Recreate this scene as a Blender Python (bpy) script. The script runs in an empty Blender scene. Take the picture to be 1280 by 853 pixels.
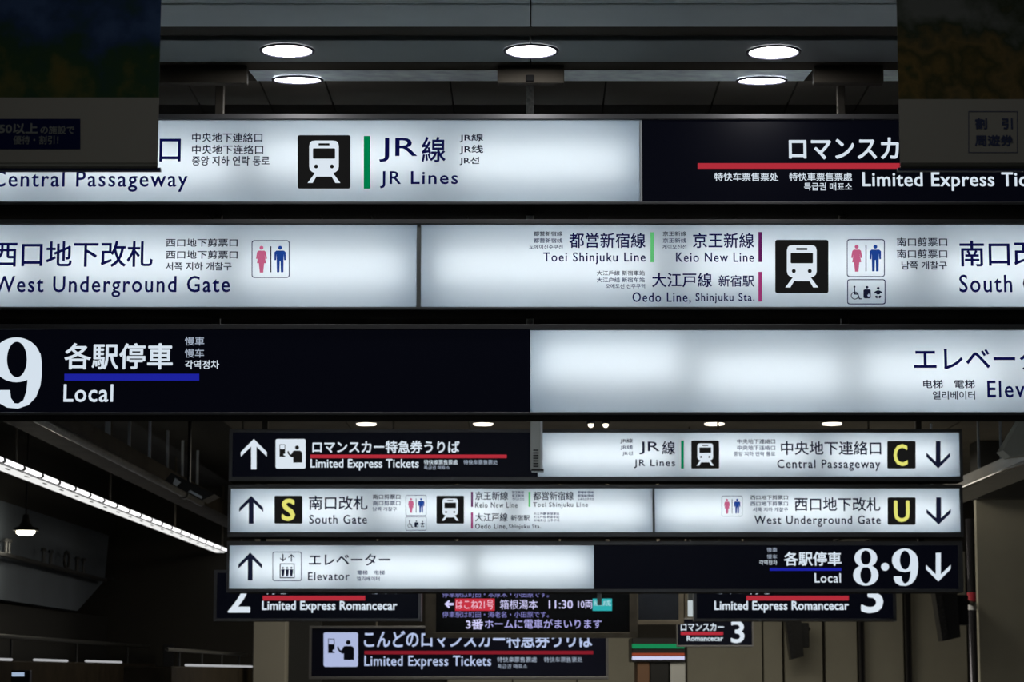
import bpy, math, random
from mathutils import Vector
random.seed(7)
S = bpy.context.scene
C = S.collection

# ------------------------------------------------------------------ camera, world, big lights, exposure
CAMZ, TILT, FPX, VPX, CY = 2.4, math.radians(7.8), 85 / 36 * 1280, 661.0, 426.5
cam = bpy.data.cameras.new('camera')
cam.lens, cam.sensor_width, cam.sensor_fit = 85, 36, 'HORIZONTAL'
cam.shift_x = -(VPX - 640) / 1280
cam.dof.use_dof = True
cam.dof.focus_distance = 13.4
cam.dof.aperture_fstop = 6.3
cam.clip_end = 300
cam_o = bpy.data.objects.new('camera', cam)
cam_o.location = (0, 0, CAMZ)
cam_o.rotation_euler = (math.pi / 2 + TILT, 0, 0)
C.objects.link(cam_o)
S.camera = cam_o

vs = S.view_settings
vs.view_transform, vs.look, vs.gamma, vs.exposure = 'Standard', 'None', 1.0, 0.0
vs.use_curve_mapping = False

wd = bpy.data.worlds.new('hall_ambient')
wd.use_nodes = True
wd.node_tree.nodes['Background'].inputs[0].default_value = (0.75, 0.95, 1.0, 1)
wd.node_tree.nodes['Background'].inputs[1].default_value = 0.026
S.world = wd


def area(name, loc, sx, sy, power, col, rot=(0, 0, 0)):
    l = bpy.data.lights.new(name, 'AREA')
    l.shape, l.size, l.size_y, l.energy, l.color = 'RECTANGLE', sx, sy, power, col
    o = bpy.data.objects.new(name, l)
    o.location, o.rotation_euler = loc, rot
    C.objects.link(o)
    return o


# unseen fill lights added to brighten ceilings, walls and frames, in place of luminaires
area('concourse_fill', (0, 7.0, 5.6), 5, 3, 9.0, (0.90, 1.0, 1.0))
area('concourse_fill', (0, 18.5, 5.15), 6, 2, 45, (0.92, 0.96, 1.0))
area('hall_fill', (1.5, 30, 5.1), 6, 4, 260, (1.0, 0.92, 0.76))


# ------------------------------------------------------------------ pixel -> place
def ray(px, py):
    x, y = (px - VPX) / FPX, (CY - py) / FPX
    s, c = math.sin(TILT), math.cos(TILT)
    return x, c - y * s, s + y * c


def P(px, py, Y):
    """point of the vertical plane at distance Y seen at a pixel"""
    x, y, z = ray(px, py)
    k = Y / y
    return Vector((x * k, Y, CAMZ + z * k))


def PX(px, X):
    """depth along the concourse of a line at X seen at column px (near the horizon row)"""
    return abs(X) * FPX / abs(px - VPX)


def depth_at(py, zrel):
    x, y, z = ray(VPX, py)
    return zrel * y / z


# ------------------------------------------------------------------ materials
MATS = {}


def mat(name, col=(0.5, 0.5, 0.5), rough=0.5, metal=0.0, noise=0.0, scale=20.0, spec=0.5, bump=0.0):
    if name in MATS:
        return MATS[name]
    m = bpy.data.materials.new(name)
    m.use_nodes = True
    nt = m.node_tree
    b = nt.nodes['Principled BSDF']
    b.inputs['Base Color'].default_value = (*col, 1)
    b.inputs['Roughness'].default_value = rough
    b.inputs['Metallic'].default_value = metal
    b.inputs['Specular IOR Level'].default_value = spec
    if noise or bump:
        tc = nt.nodes.new('ShaderNodeTexCoord')
        n = nt.nodes.new('ShaderNodeTexNoise')
        n.inputs['Scale'].default_value = scale
        n.inputs['Detail'].default_value = 4
        nt.links.new(tc.outputs['Object'], n.inputs['Vector'])
        if noise:
            r = nt.nodes.new('ShaderNodeValToRGB')
            r.color_ramp.elements[0].position, r.color_ramp.elements[1].position = 0.3, 0.7
            r.color_ramp.elements[0].color = (*[max(0, c * (1 - noise)) for c in col], 1)
            r.color_ramp.elements[1].color = (*[min(1, c * (1 + noise)) for c in col], 1)
            nt.links.new(n.outputs['Fac'], r.inputs['Fac'])
            nt.links.new(r.outputs['Color'], b.inputs['Base Color'])
        if bump:
            bp = nt.nodes.new('ShaderNodeBump')
            bp.inputs['Strength'].default_value = bump
            nt.links.new(n.outputs['Fac'], bp.inputs['Height'])
            nt.links.new(bp.outputs['Normal'], b.inputs['Normal'])
    MATS[name] = m
    return m


def glow(name, col, strength=1.0, sample=False):
    if name in MATS:
        return MATS[name]
    m = bpy.data.materials.new(name)
    m.use_nodes = True
    nt = m.node_tree
    for n in list(nt.nodes):
        nt.nodes.remove(n)
    e = nt.nodes.new('ShaderNodeEmission')
    e.inputs[0].default_value = (*col, 1)
    e.inputs[1].default_value = strength
    o = nt.nodes.new('ShaderNodeOutputMaterial')
    nt.links.new(e.outputs[0], o.inputs[0])
    if not sample:
        m.cycles.emission_sampling = 'NONE'
    MATS[name] = m
    return m


def acrylic():
    """opal acrylic sheet that passes the light of the tubes behind it"""
    m = bpy.data.materials.new('opal_acrylic')
    m.use_nodes = True
    nt = m.node_tree
    for n in list(nt.nodes):
        nt.nodes.remove(n)
    t = nt.nodes.new('ShaderNodeBsdfTranslucent')
    t.inputs[0].default_value = (0.83, 0.865, 0.885, 1)
    g = nt.nodes.new('ShaderNodeBsdfGlossy')
    g.inputs['Roughness'].default_value = 0.12
    fr = nt.nodes.new('ShaderNodeFresnel')
    fr.inputs['IOR'].default_value = 1.3
    mx = nt.nodes.new('ShaderNodeMixShader')
    o = nt.nodes.new('ShaderNodeOutputMaterial')
    nt.links.new(fr.outputs[0], mx.inputs[0])
    nt.links.new(t.outputs[0], mx.inputs[1])
    nt.links.new(g.outputs[0], mx.inputs[2])
    nt.links.new(mx.outputs[0], o.inputs[0])
    return m


def photo_print(name, stops, scale, seed):
    """a printed landscape: blotches of a few ink colours"""
    m = bpy.data.materials.new(name)
    m.use_nodes = True
    nt = m.node_tree
    b = nt.nodes['Principled BSDF']
    b.inputs['Roughness'].default_value = 0.8
    b.inputs['Specular IOR Level'].default_value = 0.05
    tc = nt.nodes.new('ShaderNodeTexCoord')
    mp = nt.nodes.new('ShaderNodeMapping')
    mp.inputs['Location'].default_value = (seed, seed * 2, seed * 3)
    n = nt.nodes.new('ShaderNodeTexNoise')
    n.inputs['Scale'].default_value = scale
    n.inputs['Detail'].default_value = 8
    r = nt.nodes.new('ShaderNodeValToRGB')
    while len(r.color_ramp.elements) < len(stops):
        r.color_ramp.elements.new(0.5)
    for e, (p, c) in zip(r.color_ramp.elements, stops):
        e.position, e.color = p, (*c, 1)
    sep = nt.nodes.new('ShaderNodeSeparateXYZ')
    add = nt.nodes.new('ShaderNodeMath')
    add.operation = 'MULTIPLY_ADD'
    add.inputs[1].default_value = 0.55
    nt.links.new(tc.outputs['Object'], mp.inputs['Vector'])
    nt.links.new(mp.outputs[0], n.inputs['Vector'])
    nt.links.new(tc.outputs['Object'], sep.inputs[0])
    nt.links.new(sep.outputs['Z'], add.inputs[0])
    nt.links.new(n.outputs['Fac'], add.inputs[2])
    nt.links.new(add.outputs[0], r.inputs['Fac'])
    nt.links.new(r.outputs['Color'], b.inputs['Base Color'])
    return m


ACRYLIC = acrylic()
FRAME = mat('sign_frame_steel', (0.17, 0.17, 0.175), 0.38, 0.35, spec=0.6)
UNDER = mat('sign_underside_black', (0.014, 0.014, 0.014), 0.9, spec=0.05)
LINER = mat('reflector_paint', (0.43, 0.53, 0.63), 0.9)
TUBE = glow('fluorescent_tube', (0.93, 0.975, 1.0), 11.0, True)
BLACKP = mat('black_sign_film', (0.0016, 0.0018, 0.0045), 0.35, spec=0.15)
leak = BLACKP.node_tree.nodes['Principled BSDF']      # a little of the box's light comes through the film
leak.inputs['Emission Color'].default_value = (0.35, 0.42, 1.0, 1)
leak.inputs['Emission Strength'].default_value = 0.0035
BLACKP.cycles.emission_sampling = 'NONE'
NAVYP = mat('navy_sign_film', (0.004, 0.005, 0.016), 0.4, spec=0.25)
INK = glow('navy_backlit_ink', (0.0025, 0.0035, 0.052))
INKD = glow('dark_backlit_ink', (0.008, 0.010, 0.026))
INKT = glow('thin_backlit_ink', (0.03, 0.04, 0.09))
PICTO = glow('black_backlit_ink', (0.009, 0.009, 0.009))
WHITE = glow('white_backlit_film', (0.66, 0.75, 0.84))
WHITEF = glow('clear_backlit_film', (0.70, 0.78, 0.86))
WHITED = glow('dim_white_backlit_film', (0.34, 0.40, 0.50))
RED = glow('red_backlit_film', (0.43, 0.026, 0.042))
REDD = glow('dim_red_backlit_film', (0.22, 0.012, 0.022))
BLUE = glow('blue_backlit_film', (0.012, 0.016, 0.33))
GREEN = glow('green_backlit_film', (0.0, 0.19, 0.065))
LGREEN = glow('light_green_backlit_film', (0.11, 0.48, 0.17))
PURPLE = glow('purple_backlit_film', (0.10, 0.012, 0.085))
MAGENTA = glow('magenta_backlit_film', (0.30, 0.035, 0.15))
YELLOW = glow('yellow_backlit_film', (0.75, 0.74, 0.17))
PINK = glow('pink_backlit_film', (0.50, 0.11, 0.22))
MAN = glow('blue_figure_film', (0.012, 0.05, 0.26))
LEDW = glow('led_white', (0.68, 0.66, 1.0), 0.95)
LEDB = glow('led_violet_white', (0.36, 0.35, 0.88), 0.62)
LEDR = glow('led_red', (0.62, 0.035, 0.06), 0.9)
LEDC = glow('led_cyan', (0.03, 0.42, 0.44), 0.95)
GREYM = mat('grey_enamel', (0.30, 0.32, 0.31), 0.45, 0.3)
DARKM = mat('dark_brown_paint', (0.085, 0.075, 0.058), 0.6, noise=0.25, scale=6)
BLACKM = mat('black_plastic', (0.006, 0.006, 0.007), 0.35)
STEEL = mat('brushed_steel', (0.55, 0.57, 0.58), 0.28, 1.0, noise=0.25, scale=30)
CEILM = mat('ceiling_paint', (0.56, 0.62, 0.62), 0.7, noise=0.05, scale=2)
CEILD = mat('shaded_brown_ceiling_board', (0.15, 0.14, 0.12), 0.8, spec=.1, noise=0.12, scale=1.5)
BEIGE = mat('beige_wall_panel', (0.36, 0.345, 0.28), 0.55, noise=0.06, scale=2)
LAMP = glow('downlight_diffuser', (1.0, 0.985, 1.0), 28.0, True)
LAMPW = glow('warm_downlight_diffuser', (1.0, 0.93, 0.78), 2.6, True)


# ------------------------------------------------------------------ object helpers
def tag(o, label=None, cat=None, group=None, kind=None):
    for k, v in (('label', label), ('category', cat), ('group', group), ('kind', kind)):
        if v:
            o[k] = v
    return o


def empty(name, loc):
    o = bpy.data.objects.new(name, None)
    o.location = loc
    o.empty_display_size = 0.1
    C.objects.link(o)
    return o


def origin(parent):
    v = Vector((0, 0, 0))
    while parent:
        v += parent.location
        parent = parent.parent
    return v


class MB:
    """collects faces of one mesh (world coordinates)"""

    def __init__(s):
        s.v, s.f, s.m, s.mats = [], [], [], []

    def mi(s, m):
        if m not in s.mats:
            s.mats.append(m)
        return s.mats.index(m)

    def face(s, pts, m):
        n = len(s.v)
        s.v += [Vector(p) for p in pts]
        s.f.append(tuple(range(n, n + len(pts))))
        s.m.append(s.mi(m))

    def hexa(s, q, m):
        n = len(s.v)
        s.v += [Vector(p) for p in q]
        for f in ((0, 3, 2, 1), (4, 5, 6, 7), (0, 1, 5, 4), (1, 2, 6, 5), (2, 3, 7, 6), (3, 0, 4, 7)):
            s.f.append(tuple(n + i for i in f))
            s.m.append(s.mi(m))

    def box(s, a, b, m, bev=0.0):
        x0, x1 = sorted((a[0], b[0]))
        y0, y1 = sorted((a[1], b[1]))
        z0, z1 = sorted((a[2], b[2]))
        if not bev:
            s.hexa([(x0, y0, z0), (x1, y0, z0), (x1, y1, z0), (x0, y1, z0),
                    (x0, y0, z1), (x1, y0, z1), (x1, y1, z1), (x0, y1, z1)], m)
            return
        e = bev   # chamfered in every direction
        lay = []
        for z, k in ((z0, e), (z0 + e, 0), (z1 - e, 0), (z1, e)):
            lay.append([(x0 + e + k * 0, y0 + k, z), (x1 - e, y0 + k, z), (x1 - k, y0 + e, z), (x1 - k, y1 - e, z),
                        (x1 - e, y1 - k, z), (x0 + e, y1 - k, z), (x0 + k, y1 - e, z), (x0 + k, y0 + e, z)])
        n = len(s.v)
        for l in lay:
            s.v += [Vector(p) for p in l]
        k = s.mi(m)
        for j in range(3):
            for i in range(8):
                a_, b_ = n + j * 8 + i, n + j * 8 + (i + 1) % 8
                s.f.append((a_, b_, b_ + 8, a_ + 8))
                s.m.append(k)
        s.f.append(tuple(n + i for i in range(7, -1, -1)))
        s.f.append(tuple(n + 24 + i for i in range(8)))
        s.m += [k, k]

    def tube(s, pts, r, m, seg=10, caps=True):
        pts = [Vector(p) for p in pts]
        rr = r if isinstance(r, (list, tuple)) else [r] * len(pts)
        n = len(s.v)
        for i, p in enumerate(pts):
            d = (pts[min(i + 1, len(pts) - 1)] - pts[max(i - 1, 0)]).normalized()
            up = Vector((0, 0, 1)) if abs(d.z) < 0.9 else Vector((1, 0, 0))
            a = d.cross(up).normalized()
            b = d.cross(a).normalized()
            for j in range(seg):
                t = 2 * math.pi * j / seg
                s.v.append(p + rr[i] * (math.cos(t) * a + math.sin(t) * b))
        k = s.mi(m)
        for i in range(len(pts) - 1):
            for j in range(seg):
                a_, b_ = n + i * seg + j, n + i * seg + (j + 1) % seg
                s.f.append((a_, b_, b_ + seg, a_ + seg))
                s.m.append(k)
        if caps:
            s.f.append(tuple(n + j for j in range(seg)))
            e = n + (len(pts) - 1) * seg
            s.f.append(tuple(e + j for j in range(seg)))
            s.m += [k, k]

    def build(s, name, parent=None, smooth=False):
        off = origin(parent) if parent else Vector((0, 0, 0))
        if not parent:      # a single-mesh object gets its origin at the foot of its box
            off = Vector(((min(v.x for v in s.v) + max(v.x for v in s.v)) / 2,
                          (min(v.y for v in s.v) + max(v.y for v in s.v)) / 2, min(v.z for v in s.v)))
        me = bpy.data.meshes.new(name)
        me.from_pydata([v - off for v in s.v], [], s.f)
        for m in s.mats:
            me.materials.append(m)
        me.polygons.foreach_set('material_index', s.m)
        if smooth:
            me.polygons.foreach_set('use_smooth', [True] * len(s.f))
        o = bpy.data.objects.new(name, me)
        C.objects.link(o)
        if parent:
            o.parent = parent
        else:
            o.location = off
        return o


def struct(mb, name, smooth=False):
    return tag(mb.build(name, None, smooth), kind='structure')


# ------------------------------------------------------------------ lettering and pictograms (film cut to shape on a sign face)
_fc = bpy.data.curves.new('letter_source', 'FONT')
_fc.resolution_u = 3
_fo = bpy.data.objects.new('letter_source', _fc)
C.objects.link(_fo)
_cc = bpy.data.curves.new('shape_source', 'CURVE')
_cc.dimensions = '2D'
_cc.fill_mode = 'BOTH'
_co = bpy.data.objects.new('shape_source', _cc)
C.objects.link(_co)


def _mesh_of(o):
    bpy.context.view_layer.update()
    dg = bpy.context.evaluated_depsgraph_get()
    me = bpy.data.meshes.new_from_object(o.evaluated_get(dg))
    v = [tuple(p.co) for p in me.vertices]
    f = [tuple(p.vertices) for p in me.polygons]
    bpy.data.meshes.remove(me)
    return v, f


def add_text(mb, s, x0, y0, x1, y1, Y, m, bold=0.0, space=1.0):
    _fc.body = s
    _fc.space_character = space
    v, f = _mesh_of(_fo)
    if not v:
        return
    ax, bx = min(p[0] for p in v), max(p[0] for p in v)
    ay, by = min(p[1] for p in v), max(p[1] for p in v)
    n = len(mb.v)
    A = P(x0, (y0 + y1) / 2, Y).x, P(x1, (y0 + y1) / 2, Y).x
    Z = P(x0, y1, Y).z, P(x0, y0, Y).z
    k = mb.mi(m)
    w = bold * (A[1] - A[0]) / (bx - ax)      # the stroke grows by w on every side
    ring = [(w * math.cos(math.pi * i / 4), w * math.sin(math.pi * i / 4)) for i in range(8)] if w else [(0, 0)]
    for i_, (dx, dz) in enumerate(ring):
        n = len(mb.v)
        lift = i_ * .00006
        for p in v:
            mb.v.append(Vector((A[0] + w + dx + (p[0] - ax) / (bx - ax) * (A[1] - A[0] - 2 * w), Y - lift,
                                Z[0] + w + dz + (p[1] - ay) / max(by - ay, 1e-6) * (Z[1] - Z[0] - 2 * w))))
        for q in f:
            mb.f.append(tuple(n + i for i in q))
            mb.m.append(k)


def text(panel, Y, s, x0, y0, x1, y1, m, bold=0.0, space=1.0, name='lettering'):
    mb = MB()
    add_text(mb, s, x0, y0, x1, y1, Y, m, bold, space)
    return mb.build(name, panel)


def shape(mb, loops, Y, m):
    """loops of pixel points, inner loops are holes"""
    _cc.splines.clear()
    for lp in loops:
        sp = _cc.splines.new('POLY')
        sp.points.add(len(lp) - 1)
        for p, q in zip(sp.points, lp):
            p.co = (q[0] * 0.01, -q[1] * 0.01, 0, 1)
        sp.use_cyclic_u = True
    v, f = _mesh_of(_co)
    n = len(mb.v)
    mb.v += [P(p[0] * 100, -p[1] * 100, Y) for p in v]
    k = mb.mi(m)
    for q in f:
        mb.f.append(tuple(n + i for i in q))
        mb.m.append(k)


def rrect(x0, y0, x1, y1, r, seg=5):
    out = []
    for cx, cy, a0 in ((x1 - r, y0 + r, -90), (x1 - r, y1 - r, 0), (x0 + r, y1 - r, 90), (x0 + r, y0 + r, 180)):
        for i in range(seg + 1):
            a = math.radians(a0 + 90 * i / seg)
            out.append((cx + r * math.cos(a), cy + r * math.sin(a)))
    return out


def ell(cx, cy, rx, ry=None, n=28):
    ry = ry or rx
    return [(cx + rx * math.cos(2 * math.pi * i / n), cy + ry * math.sin(2 * math.pi * i / n)) for i in range(n)]


def smoothloop(pts, sub=5):
    out = []
    n = len(pts)
    for i in range(n):
        p0, p1, p2, p3 = (pts[(i + k - 1) % n] for k in range(4))
        for j in range(sub):
            t = j / sub
            out.append(tuple(0.5 * (2 * p1[c] + (p2[c] - p0[c]) * t + (2 * p0[c] - 5 * p1[c] + 4 * p2[c] - p3[c]) * t * t
                                    + (3 * p1[c] - p0[c] - 3 * p2[c] + p3[c]) * t ** 3) for c in (0, 1)))
    return out


def U(box, pts):
    x0, y0, x1, y1 = box
    return [(x0 + p[0] * (x1 - x0), y0 + p[1] * (y1 - y0)) for p in pts]


def rect_film(panel, Y, x0, y0, x1, y1, m, name):
    mb = MB()
    shape(mb, [[(x0, y0), (x1, y0), (x1, y1), (x0, y1)]], Y, m)
    return mb.build(name, panel)


ARROW_UP = [(.5, 0), (1, .427), (1, .58), (.602, .248), (.602, 1), (.398, 1), (.398, .248), (0, .58), (0, .427)]


def arrow(panel, Y, box, m, up=True):
    mb = MB()
    shape(mb, [U(box, ARROW_UP if up else [(a, 1 - b) for a, b in ARROW_UP])], Y, m)
    return mb.build('arrow', panel)


def train(panel, Y, box):
    mb = MB()
    e = 0.0006
    shape(mb, [U(box, rrect(0, 0, 1, 1, .04))], Y, PICTO)
    body = [(.22, .2), (.235, .14), (.27, .108), (.34, .1), (.66, .1), (.73, .108), (.765, .14), (.78, .2), (.78, .59),
            (.765, .65), (.72, .69), (.64, .715), (.36, .715), (.28, .69), (.235, .65), (.22, .59)]
    shape(mb, [U(box, body), U(box, rrect(.395, .152, .605, .192, .012)), U(box, rrect(.29, .245, .71, .44, .02)),
               U(box, ell(.35, .585, .037)), U(box, ell(.65, .585, .037))], Y - e, WHITEF)
    shape(mb, [U(box, [(.335, .70), (.665, .70), (.81, .893), (.715, .893), (.645, .775), (.355, .775), (.285, .893), (.19, .893)])], Y - 2 * e, WHITEF)
    return mb.build('train_pictogram', panel)


def figure_loops(cx, woman):
    h = ell(cx, .20, .052, .052, 16)
    if woman:
        b = [(-.075, .275), (.075, .275), (.115, .31), (.145, .49), (.105, .50), (.075, .37), (.12, .61), (.07, .61), (.045, .86),
             (-.045, .86), (-.07, .61), (-.12, .61), (-.075, .37), (-.105, .50), (-.145, .49), (-.115, .31)]
    else:
        b = [(-.10, .275), (.10, .275), (.15, .32), (.15, .53), (.105, .53), (.095, .37), (.085, .85), (.02, .85), (.008, .55), (-.008, .55),
             (-.02, .85), (-.085, .85), (-.095, .37), (-.105, .53), (-.15, .53), (-.15, .32)]
    return h, [(cx + a, c) for a, c in b]


def restroom(panel, Y, box):
    mb = MB()
    w = .022
    shape(mb, [U(box, rrect(0, 0, 1, 1, .07)), U(box, rrect(w, w, 1 - w, 1 - w, .055))], Y, INK)
    for cx, wm, m in ((.26, True, PINK), (.75, False, MAN)):
        h, b = figure_loops(cx, wm)
        shape(mb, [U(box, h)], Y, m)
        shape(mb, [U(box, b)], Y, m)
    shape(mb, [U(box, [(.49, .16), (.52, .16), (.52, .85), (.49, .85)])], Y, INKD)
    return mb.build('restroom_pictogram', panel)


def access(panel, Y, box):
    mb = MB()
    ax, ay = .022, .034
    shape(mb, [U(box, rrect(0, 0, 1, 1, .07)), U(box, rrect(ax, ay, 1 - ax, 1 - ay, .055))], Y, INK)
    # wheelchair user
    shape(mb, [U(box, ell(.19, .30, .028, .042, 12))], Y, INKD)
    shape(mb, [U(box, [(.175, .34), (.205, .34), (.21, .56), (.29, .57), (.33, .76), (.38, .76), (.38, .80), (.31, .80), (.27, .62), (.18, .61)])], Y, INKD)
    shape(mb, [U(box, ell(.20, .65, .105, .155)), U(box, ell(.20, .65, .085, .125))], Y - .0005, INKD)
    # figure with a cross
    shape(mb, [U(box, ell(.52, .32, .035, .052, 14))], Y, INKD)
    shape(mb, [U(box, rrect(.425, .40, .615, .76, .05)), U(box, [(.53, .62), (.55, .62), (.55, .58), (.58, .58), (.58, .62), (.60, .62),
              (.60, .67), (.58, .67), (.58, .71), (.55, .71), (.55, .67), (.53, .67)])], Y, INKD)
    # baby
    shape(mb, [U(box, ell(.81, .36, .036, .055, 14))], Y, INKD)
    shape(mb, [U(box, smoothloop([(.70, .52), (.76, .46), (.81, .44), (.86, .46), (.92, .52), (.90, .56), (.86, .54), (.85, .60), (.77, .60), (.76, .54), (.72, .56)], 3))], Y, INKD)
    for s in (-1, 1):
        shape(mb, [U(box, smoothloop([(.81 + s * .02, .66), (.81 + s * .07, .66), (.81 + s * .075, .72), (.81 + s * .03, .76), (.81 + s * .015, .73)], 3))], Y, INKD)
    return mb.build('accessible_toilet_pictogram', panel)


def ticket(panel, Y, box, bg, fg):
    mb = MB()
    e = .0006
    shape(mb, [U(box, rrect(0, 0, 1, 1, .06))], Y, bg)
    shape(mb, [U(box, [(.13, .18), (.32, .18), (.32, .60), (.13, .60)]), U(box, [(.15, .20), (.30, .20), (.30, .34), (.15, .34)])], Y - e, fg)
    shape(mb, [U(box, ell(.30, .53, .035))], Y - 2 * e, bg)
    shape(mb, [U(box, ell(.715, .29, .068))], Y - e, fg)
    shape(mb, [U(box, [(.57, .42), (.62, .395), (.80, .395), (.855, .42), (.885, .48), (.885, .80), (.585, .80), (.585, .61), (.545, .625),
                       (.47, .575), (.405, .49), (.395, .43), (.42, .40), (.445, .43), (.455, .475), (.505, .53), (.555, .47)])], Y - e, fg)
    return mb.build('ticket_counter_pictogram', panel)


def elevator_picto(panel, Y, box):
    mb = MB()
    w = .025
    shape(mb, [U(box, rrect(0, 0, 1, 1, .07)), U(box, rrect(w, w, 1 - w, 1 - w, .055))], Y, INKT)
    shape(mb, [U(box, [(.25, .40), (.76, .40), (.76, .90), (.25, .90)]), U(box, [(.28, .43), (.73, .43), (.73, .87), (.28, .87)])], Y, INKD)
    for cx in (.36, .505, .65):
        shape(mb, [U(box, ell(cx, .55, .033, .033, 12))], Y, INKD)
        shape(mb, [U(box, [(cx - .06, .60), (cx + .06, .60), (cx + .05, .72), (cx + .03, .84), (cx - .03, .84), (cx - .05, .72)])], Y, INKD)
    for s, x in ((1, .36), (-1, .65)):
        a = [(-.02, 0), (.02, 0), (.02, .19), (.10, .12), (.10, .16), (0, .26), (-.10, .16), (-.10, .12), (-.02, .19)]
        shape(mb, [U(box, [(x + p, (.08 + q) if s > 0 else (.34 - q)) for p, q in a])], Y, INKD)
    return mb.build('elevator_pictogram', panel)


def badge(panel, Y, box, ch, lbox):
    mb = MB()
    shape(mb, [U(box, rrect(0, 0, 1, 1, .05))], Y, PICTO)
    add_text(mb, ch, *lbox, Y - .001, YELLOW, .022)
    return mb.build('gate_badge', panel)


def numeral(panel, Y, box, ch, m):
    mb = MB()
    e = .0004
    if ch == '8':
        shape(mb, [U(box, ell(.5, .255, .45, .255, 40)), U(box, ell(.5, .25, .20, .195, 32))], Y, m)
        shape(mb, [U(box, ell(.5, .715, .5, .285, 40)), U(box, ell(.5, .715, .22, .225, 32))], Y - e, m)
    else:
        shape(mb, [U(box, ell(.49, .315, .49, .315, 40)), U(box, ell(.50, .31, .20, .25, 32))], Y, m)
        tail = [(.97, .22), (1.0, .36), (1.0, .52), (.97, .68), (.88, .84), (.73, .95), (.52, 1.0), (.30, .985), (.14, .92), (.07, .82),
                (.07, .74), (.36, .74), (.38, .85), (.45, .925), (.53, .93), (.63, .88), (.69, .76), (.71, .62), (.72, .45), (.72, .3)]
        shape(mb, [U(box, tail)], Y - e, m)
    return mb.build('platform_number', panel)


# ------------------------------------------------------------------ light-box signs
def lightbox(Y, ox0, oy0, ox1, oy1, py0, py1, faces, depth, label, tube_len=1.2, group=None, name='wayfinding_sign', tubez=None, lip=.02,
             edge=None, first=None):
    """outer pixel box, face rows py0..py1, faces = [(kind, x0, x1)] with kind light/dark/navy"""
    ym = (oy0 + oy1) / 2
    X0, X1 = P(ox0, ym, Y).x, P(ox1, ym, Y).x
    Z1, Z0 = P(640, oy0, Y).z, P(640, oy1, Y).z
    z1, z0 = P(640, py0, Y).z, P(640, py1, Y).z
    r = empty(name, ((X0 + X1) / 2, Y + depth / 2, Z0))
    tag(r, label, 'sign', group)
    xs = P(faces[0][1], ym, Y).x, P(faces[-1][2], ym, Y).x
    f = MB()
    yf = Y - lip
    f.box((X0, yf, z1), (X1, Y + depth, Z1), FRAME, .004)
    f.box((X0, yf, Z0), (X1, Y + depth, z0), FRAME, .004)
    f.box((X0 + .01, yf + .008, Z0 - .003), (X1 - .01, Y + depth - .008, Z0), UNDER)
    f.box((X0, yf + .001, z0), (xs[0], Y + depth, z1), FRAME)
    f.box((xs[1], yf + .001, z0), (X1, Y + depth, z1), FRAME)
    f.build('frame', r)
    out = []
    for i, (k, a, b) in enumerate(faces):
        xa, xb = P(a, ym, Y).x, P(b, ym, Y).x
        if k == 'bar':
            mb = MB()
            mb.box((xa, yf + .012, z0), (xb, Y + .03, z1), edge or GREYM)
            mb.build('mullion', r)
            continue
        pm = MB()
        if k == 'light':
            pm.face([(xa, Y, z0), (xb, Y, z0), (xb, Y, z1), (xa, Y, z1)], ACRYLIC)
            p = pm.build('light_panel', r)
            rf = MB()   # white-painted box behind the acrylic
            yb = Y + depth - .012
            e = .003
            rp = MB()      # the sign is lit on its far side too
            rp.face([(xa, yb, z0), (xb, yb, z0), (xb, yb, z1), (xa, yb, z1)], ACRYLIC)
            rp.build('rear_panel', r)
            rf.face([(xa, Y, z1 - e), (xb, Y, z1 - e), (xb, yb, z1 - e), (xa, yb, z1 - e)], LINER)
            rf.face([(xa, Y, z0 + e), (xb, Y, z0 + e), (xb, yb, z0 + e), (xa, yb, z0 + e)], LINER)
            for x in (xa + e, xb - e):
                rf.face([(x, Y, z0), (x, yb, z0), (x, yb, z1), (x, Y, z1)], LINER)
            rf.build('reflector', r)
            n = max(1, round((xb - xa) / tube_len))
            pit = (xb - xa) / n
            for j in range(n):
                zz = (z0 + z1) / 2 + ((tubez or [0])[j % len(tubez or [0])]) * (z1 - z0)
                t = MB()
                g = .07 * pit / 1.2
                t.tube([(xa + pit * j + g, (Y + yb) / 2, zz), (xa + pit * (j + 1) - g, (Y + yb) / 2, zz)], .013, TUBE, 6, False)
                t.build('lamp_tube', r)
        else:
            pm.box((xa, Y, z0), (xb, Y + .02, z1), BLACKP if k == 'dark' else NAVYP)
            bp = MB()
            bp.box((xa, Y + depth - .02, z0), (xb, Y + depth - .002, z1), FRAME)
            bp.build('rear_panel', r)
            p = pm.build('dark_panel', r)
        out.append(p)
    return r, out, Y - .003


YA, YB = 13.1, 23.8
SMALL = .006
# ---------------- near gantry, three rows
rA1, (pl, pd), y = lightbox(YA, -195, 143, 1476, 256.5, 150, 252.6, [('light', -188, 800), ('bar', 800, 802.5), ('dark', 802.5, 1470)], .30,
    'large near sign in top row, white with green bar, black with red bar', tubez=[.02, -.03, .04, 0],
    edge=mat('pale_divider', (.6, .64, .66), .4))
text(pl, y, '中央地下連絡口', -8, 169.5, 226, 203, INK, .013)
text(pl, y, 'Central Passageway', -10, 213.5, 234.5, 240, INK, .013, 1.16)
text(pl, y, '中央地下連絡口', 240, 166, 328, 178, INKD, .014, name='translation')
text(pl, y, '中央地下连络口', 240, 181, 329, 193, INKD, .014, name='translation')
text(pl, y, '중앙 지하 연락 통로', 240, 195, 337, 207, INKD, .014, name='translation')
train(pl, y, (372, 169, 438, 236))
rect_film(pl, y, 454.8, 170, 462.5, 236, GREEN, 'line_colour_bar')
text(pl, y, 'JR', 474, 172.3, 521.5, 202.6, INK, .004)
text(pl, y, '線', 527, 171, 557, 203, INK, .013)
text(pl, y, 'JR Lines', 475, 214, 572.5, 235.5, INK, .013, 1.16)
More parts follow.
